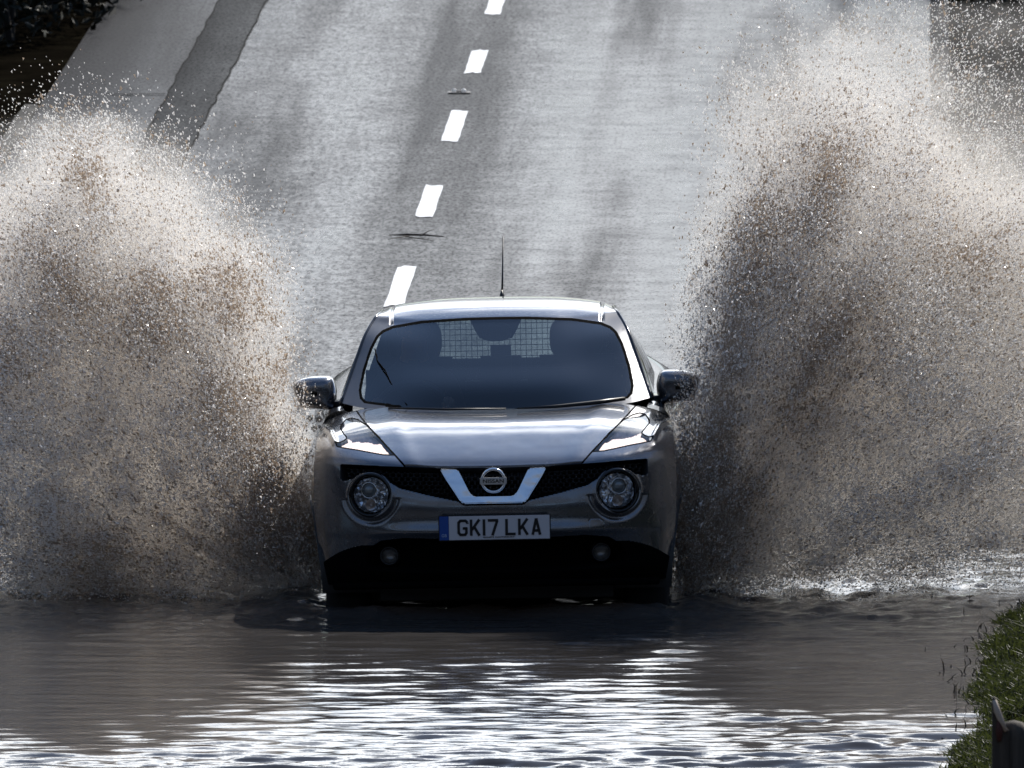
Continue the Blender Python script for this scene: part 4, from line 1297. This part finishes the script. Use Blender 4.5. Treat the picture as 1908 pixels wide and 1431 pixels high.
# ------------------------------------------------------------------ planting
def leaf_mat(name, c0, c1):
    m = mat(name, c0, .6, spec=.2)
    t = NT(m)
    pos = t.new('TexCoord').outputs['Object']
    n = t.noise(pos, 3.0, 4)
    t.link(t.mixc(t.ramp(n, [(.3, 0.0), (.7, 1.0)]), c0, c1), t.b.inputs['Base Color'])
    return m
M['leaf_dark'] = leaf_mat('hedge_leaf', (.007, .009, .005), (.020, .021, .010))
M['bark'] = mat('bark', (.035, .028, .022), .9)
M['grass'] = drop_mat('grass_blade', (.026, .034, .010), (.042, .052, .013), .5, .015, .4)
M['dry'] = mat('dead_leaf', (.16, .055, .02), .6)

def leaf_cloud(name, P, size, m, parent, seed):
    r = np.random.default_rng(seed); n = len(P)
    a = r.normal(size=(n, 3)); a /= np.linalg.norm(a, axis=1, keepdims=True)
    b = np.cross(a, r.normal(size=(n, 3))); b /= np.linalg.norm(b, axis=1, keepdims=True)
    s = size * np.exp(r.normal(0, .3, n))[:, None]
    c = np.cross(a, b) * s * .12
    V = np.stack([P - a * s, P + b * s * .45 + c, P + a * s, P - b * s * .45 + c], 1).reshape(-1, 3)
    F = np.arange(4 * n).reshape(n, 4)
    return np_mesh(name, V, F, m, parent, False)

def hedge(line, depth, height, n, label, seed, stems=24):
    """dense bushy hedge following a line of (x, y) points; depth is how far it reaches back from that line"""
    r = np.random.default_rng(seed)
    L = np.array(line, float)
    seg = np.linalg.norm(np.diff(L, axis=0), axis=1); cum = np.concatenate([[0], np.cumsum(seg)])
    root = empty('hedge', (float(L[0, 0]), float(L[0, 1]), float(road_z(L[0, 1])))); tag(root, label, 'hedge')
    def at(t):
        x = np.interp(t, cum, L[:, 0]); y = np.interp(t, cum, L[:, 1])
        k = np.clip(np.searchsorted(cum, t, side='right') - 1, 0, len(seg) - 1)
        d_ = np.diff(L, axis=0)[k] / seg[k][..., None]
        return x, y, d_[..., 1], -d_[..., 0]                # right-hand normal
    t_ = cum[-1] * r.random(n)
    x, y, nx, ny = at(t_)
    ht = height * (.70 + .55 * fbm(t_ * .9, t_ * 0, 4, seed))
    z = ht * r.random(n) ** .8
    face = .5 * (fbm(t_ * 1.6, z * 1.6, 3, seed + 1) - .35)
    off = (face + np.abs(r.normal(0, .35, n)) * abs(depth) * .5) * np.sign(depth)
    P = np.stack([x + nx * off, y + ny * off, road_z(y) + z + .02], -1) - np.array(root.location)
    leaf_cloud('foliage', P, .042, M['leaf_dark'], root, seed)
    for k in range(stems):
        x, y, nx, ny = at(np.array([cum[-1] * (k + .5) / stems]))
        b0 = Vector((float(x[0] + nx[0] * depth * .25), float(y[0] + ny[0] * depth * .25), float(road_z(y[0])) - .1)) - root.location
        bm = bmesh.new()
        for j in range(3):
            e = b0 + Vector((r.normal(0, .25), r.normal(0, .4), height * (.6 + .3 * r.random())))
            add_tube(bm, [b0, b0.lerp(e, .5) + Vector((r.normal(0, .08), 0, 0)), e], [.03, .02, .006], 5, False)
        bm_obj('stem', bm, M['bark'], root, True)
    return root
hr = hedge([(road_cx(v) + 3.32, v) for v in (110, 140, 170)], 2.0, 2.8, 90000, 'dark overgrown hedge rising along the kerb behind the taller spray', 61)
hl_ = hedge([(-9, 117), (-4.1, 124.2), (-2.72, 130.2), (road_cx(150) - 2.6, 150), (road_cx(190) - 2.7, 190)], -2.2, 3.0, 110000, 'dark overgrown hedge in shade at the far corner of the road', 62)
bm = bmesh.new()
pl = Vector((road_cx(128) + 3.14, 128.0, float(road_z(128)) + .62)) - Vector(hr.location)
ring = [(-.03, .10), (.03, .07), (.05, 0), (.035, -.09), (.0, -.15), (-.035, -.12), (-.055, -.03), (-.05, .05)]
vs = [bm.verts.new(pl + Vector((x, .01 * math.sin(z * 30), z))) for x, z in ring]
vb = [bm.verts.new(v.co + Vector((0, .006, 0))) for v in vs]
bm.faces.new(vs); bm.faces.new(vb[::-1])
for k in range(len(vs)): bm.faces.new((vs[k], vb[k], vb[(k + 1) % len(vs)], vs[(k + 1) % len(vs)]))
bm_obj('dead_leaf', bm, M['dry'], hr)

# near verge with grass
gyy = np.linspace(70, 94, 120); gxx = np.linspace(0, 4, 50)
U, Vv = np.meshgrid(gxx, gyy)
edge = np.interp(gyy, [70, 79, 80.8, 81.4, 82.3, 83.1, 84.5, 85.6, 87.0, 88.3, 90, 94], [2.0, 1.88, 1.88, 1.92, 1.98, 2.10, 2.05, 2.12, 2.18, 2.32, 2.6, 3.2])
edge = edge + .10 * (fbm(gyy * 2.2, gyy * 0, 3, 9) - .5)
XX = edge[:, None] + U
ZZ = -.05 + .10 * (1 - np.exp(-U / .12)) + .12 * sstep(U / 1.2) + .05 * (fbm(XX * 3, Vv * 1.5, 3, 10) - .5)
tag(np_mesh('verge', np.stack([XX, Vv, ZZ], -1).reshape(-1, 3), grid_faces(120, 50), M['earth']), kind='structure')
def blades(name, P, h, seed, m):
    r = np.random.default_rng(seed); n = len(P)
    a = r.random(n) * 6.283; lean = r.normal(0, .45, (n, 2)); h = h * np.exp(r.normal(0, .35, n)); w = .0042
    side_ = np.stack([np.cos(a), np.sin(a), 0 * a], -1) * w
    up = np.stack([lean[:, 0], lean[:, 1], np.ones(n)], -1)
    mid = P + up * (h * .55)[:, None]
    tip = P + up * h[:, None] + np.stack([lean[:, 0] * h * .5, lean[:, 1] * h * .5, -.15 * h], -1)
    V = np.stack([P - side_, P + side_, mid + side_ * .8, mid - side_ * .8, tip + side_ * .15, tip - side_ * .15], 1).reshape(-1, 3)
    i = np.arange(n)[:, None] * 6
    F = np.concatenate([i + np.array([[0, 1, 2, 3]]), i + np.array([[3, 2, 4, 5]])], 1).reshape(-1, 4)
    return np_mesh(name, V, F, m, None, False)
r = np.random.default_rng(88); n = 170000
vy = 76 + 14 * r.random(n); u = np.abs(r.normal(0, 1, n)) * 1.0
dn_ = fbm(vy * 2.5, u * 5, 3, 14); keep = r.random(n) < np.clip((dn_ - .28) * 4, .08, 1)
vy, u = vy[keep], u[keep]
ex = np.interp(vy, gyy, edge) + u - .05
ez = -.05 + .10 * (1 - np.exp(-np.clip(u, 0, 9) / .12)) + .12 * sstep(u / 1.2)
tag(blades('grass', np.stack([ex, vy, ez], -1), .024, 3, M['grass']), 'short green grass on the verge at the edge of the flood', 'grass', kind='stuff')
# dead stalks standing in the shallows
n = 130; vy = 82 + 8 * r.random(n); u = -np.abs(r.normal(0, .10, n)) + .03
P = np.stack([np.interp(vy, gyy, edge) + u, vy, 0 * vy - .02], -1)
M['stalk'] = mat('dead_stalk', (.03, .024, .017), .8)
tag(blades('dead_stalks', P, .05, 5, M['stalk']), 'dark dead stalks standing in the shallow flood edge', 'stalks', kind='stuff')

# broken wooden post in the near corner
post = empty('wooden_post', (1.80, 68.0, 0))
tag(post, 'weathered split timber post with rounded top standing on the grassy verge', 'post')
M['wood'] = mat('weathered_wood', (.075, .066, .058), .85)
t = NT(M['wood']); pos = t.new('TexCoord').outputs['Object']
nn_ = t.noise(pos, 1.0, 5, .6, (50, 50, 4))
t.link(t.ramp(nn_, [(.3, (.028, .021, .015)), (.7, (.085, .066, .048))]), t.b.inputs['Base Color'])
t.link(t.bump(nn_, .6, .006), t.b.inputs['Normal'])
M['cutwood'] = mat('pale_split_wood', (.50, .40, .31), .7)
M['heart'] = mat('red_heartwood', (.07, .018, .012), .8)
bm = bmesh.new()
zt = CAM_Z - (1345 + 1841) * 68 / 35000
add_tube(bm, [(.018, .02, 0), (.018, .02, .6), (.018, .02, zt - .06), (.018, .02, zt - .03), (.018, .02, zt - .008), (.018, .02, zt)], [.062, .060, .057, .050, .034, .006], 20)
bm_obj('shaft', bm, M['wood'], post, True)
z1 = CAM_Z - (1298 + 1841) * 68 / 35000
bm = bmesh.new()
prof = [(-.062, 0), (-.062, z1 - .01), (-.056, z1), (-.046, z1 - .01), (-.022, z1 - .10), (.0, z1 - .125), (.0, 0)]
fr_ = [bm.verts.new((x, -.045, z)) for x, z in prof]; bk = [bm.verts.new((x, .0, z)) for x, z in prof]
bm.faces.new(fr_); bm.faces.new(bk[::-1])
for k in range(len(prof)): bm.faces.new((fr_[k], bk[k], bk[(k + 1) % len(prof)], fr_[(k + 1) % len(prof)]))
bm_obj('splinter', bm, M['wood'], post)
bm = bmesh.new()
add_tube(bm, [(-.054, -.049, z1 - .012), (-.044, -.049, z1 - .05), (-.030, -.049, z1 - .085), (-.012, -.049, z1 - .125)], [.008, .013, .012, .006], 8)
bm_obj('split_face', bm, M['cutwood'], post, True)
bm = bmesh.new()
add_tube(bm, [(-.038, -.050, z1 - .085), (-.036, -.050, z1 - .12), (-.036, -.050, z1 - .16)], [.006, .014, .008], 8)
bm_obj('heartwood', bm, M['heart'], post, True)

# road stud and a dead stick on the far lane
M['stud'] = mat('stud_rubber', (.05, .05, .05), .6)
M['bead'] = drop_mat('glass_bead', (.9, .9, .9), (.95, .95, .95), .6, .1)
ps = 124.4 - .6
st_ = empty('road_stud', (road_cx(ps) - .045, ps, float(road_z(ps)))); tag(st_, 'cat\'s-eye road stud with two pale reflectors between two painted dashes', 'road stud')
bm = bmesh.new(); add_box(bm, (0, 0, .004), (.15, .20, .008), bevel=.003); add_box(bm, (0, 0, .010), (.10, .08, .014), bevel=.005)
bm_obj('stud_base', bm, M['stud'], st_)
for s in (-1, 1):
    bm = bmesh.new(); bmesh.ops.create_uvsphere(bm, u_segments=12, v_segments=8, radius=.016)
    bmesh.ops.translate(bm, vec=(.032 * s, -.052, .017), verts=bm.verts[:])
    bm_obj('reflector', bm, M['bead'], st_, True)
pv = 111.9
bm = bmesh.new()
x0 = road_cx(pv)
add_tube(bm, [(x0 - .17, pv + .1, float(road_z(pv)) + .010), (x0 - .06, pv, float(road_z(pv)) + .020), (x0 + .05, pv + .02, float(road_z(pv)) + .016), (x0 + .16, pv - .05, float(road_z(pv)) + .010)], [.002, .007, .006, .003], 7)
add_tube(bm, [(x0 - .17, pv - .25, float(road_z(pv)) + .008), (x0 - .05, pv, float(road_z(pv)) + .012)], [.002, .004], 6)
add_tube(bm, [(x0 + .02, pv, float(road_z(pv)) + .012), (x0 + .07, pv + .2, float(road_z(pv)) + .03), (x0 + .10, pv + .25, float(road_z(pv)) + .035)], [.004, .003, .0015], 5)
add_tube(bm, [(x0 - .08, pv, float(road_z(pv)) + .010), (x0 + .10, pv - .35, float(road_z(pv)) + .006)], [.004, .002], 5)
tag(bm_obj('stick', bm, M['bark'], None, True), 'dark broken stick lying across the wet road behind the car', 'stick')
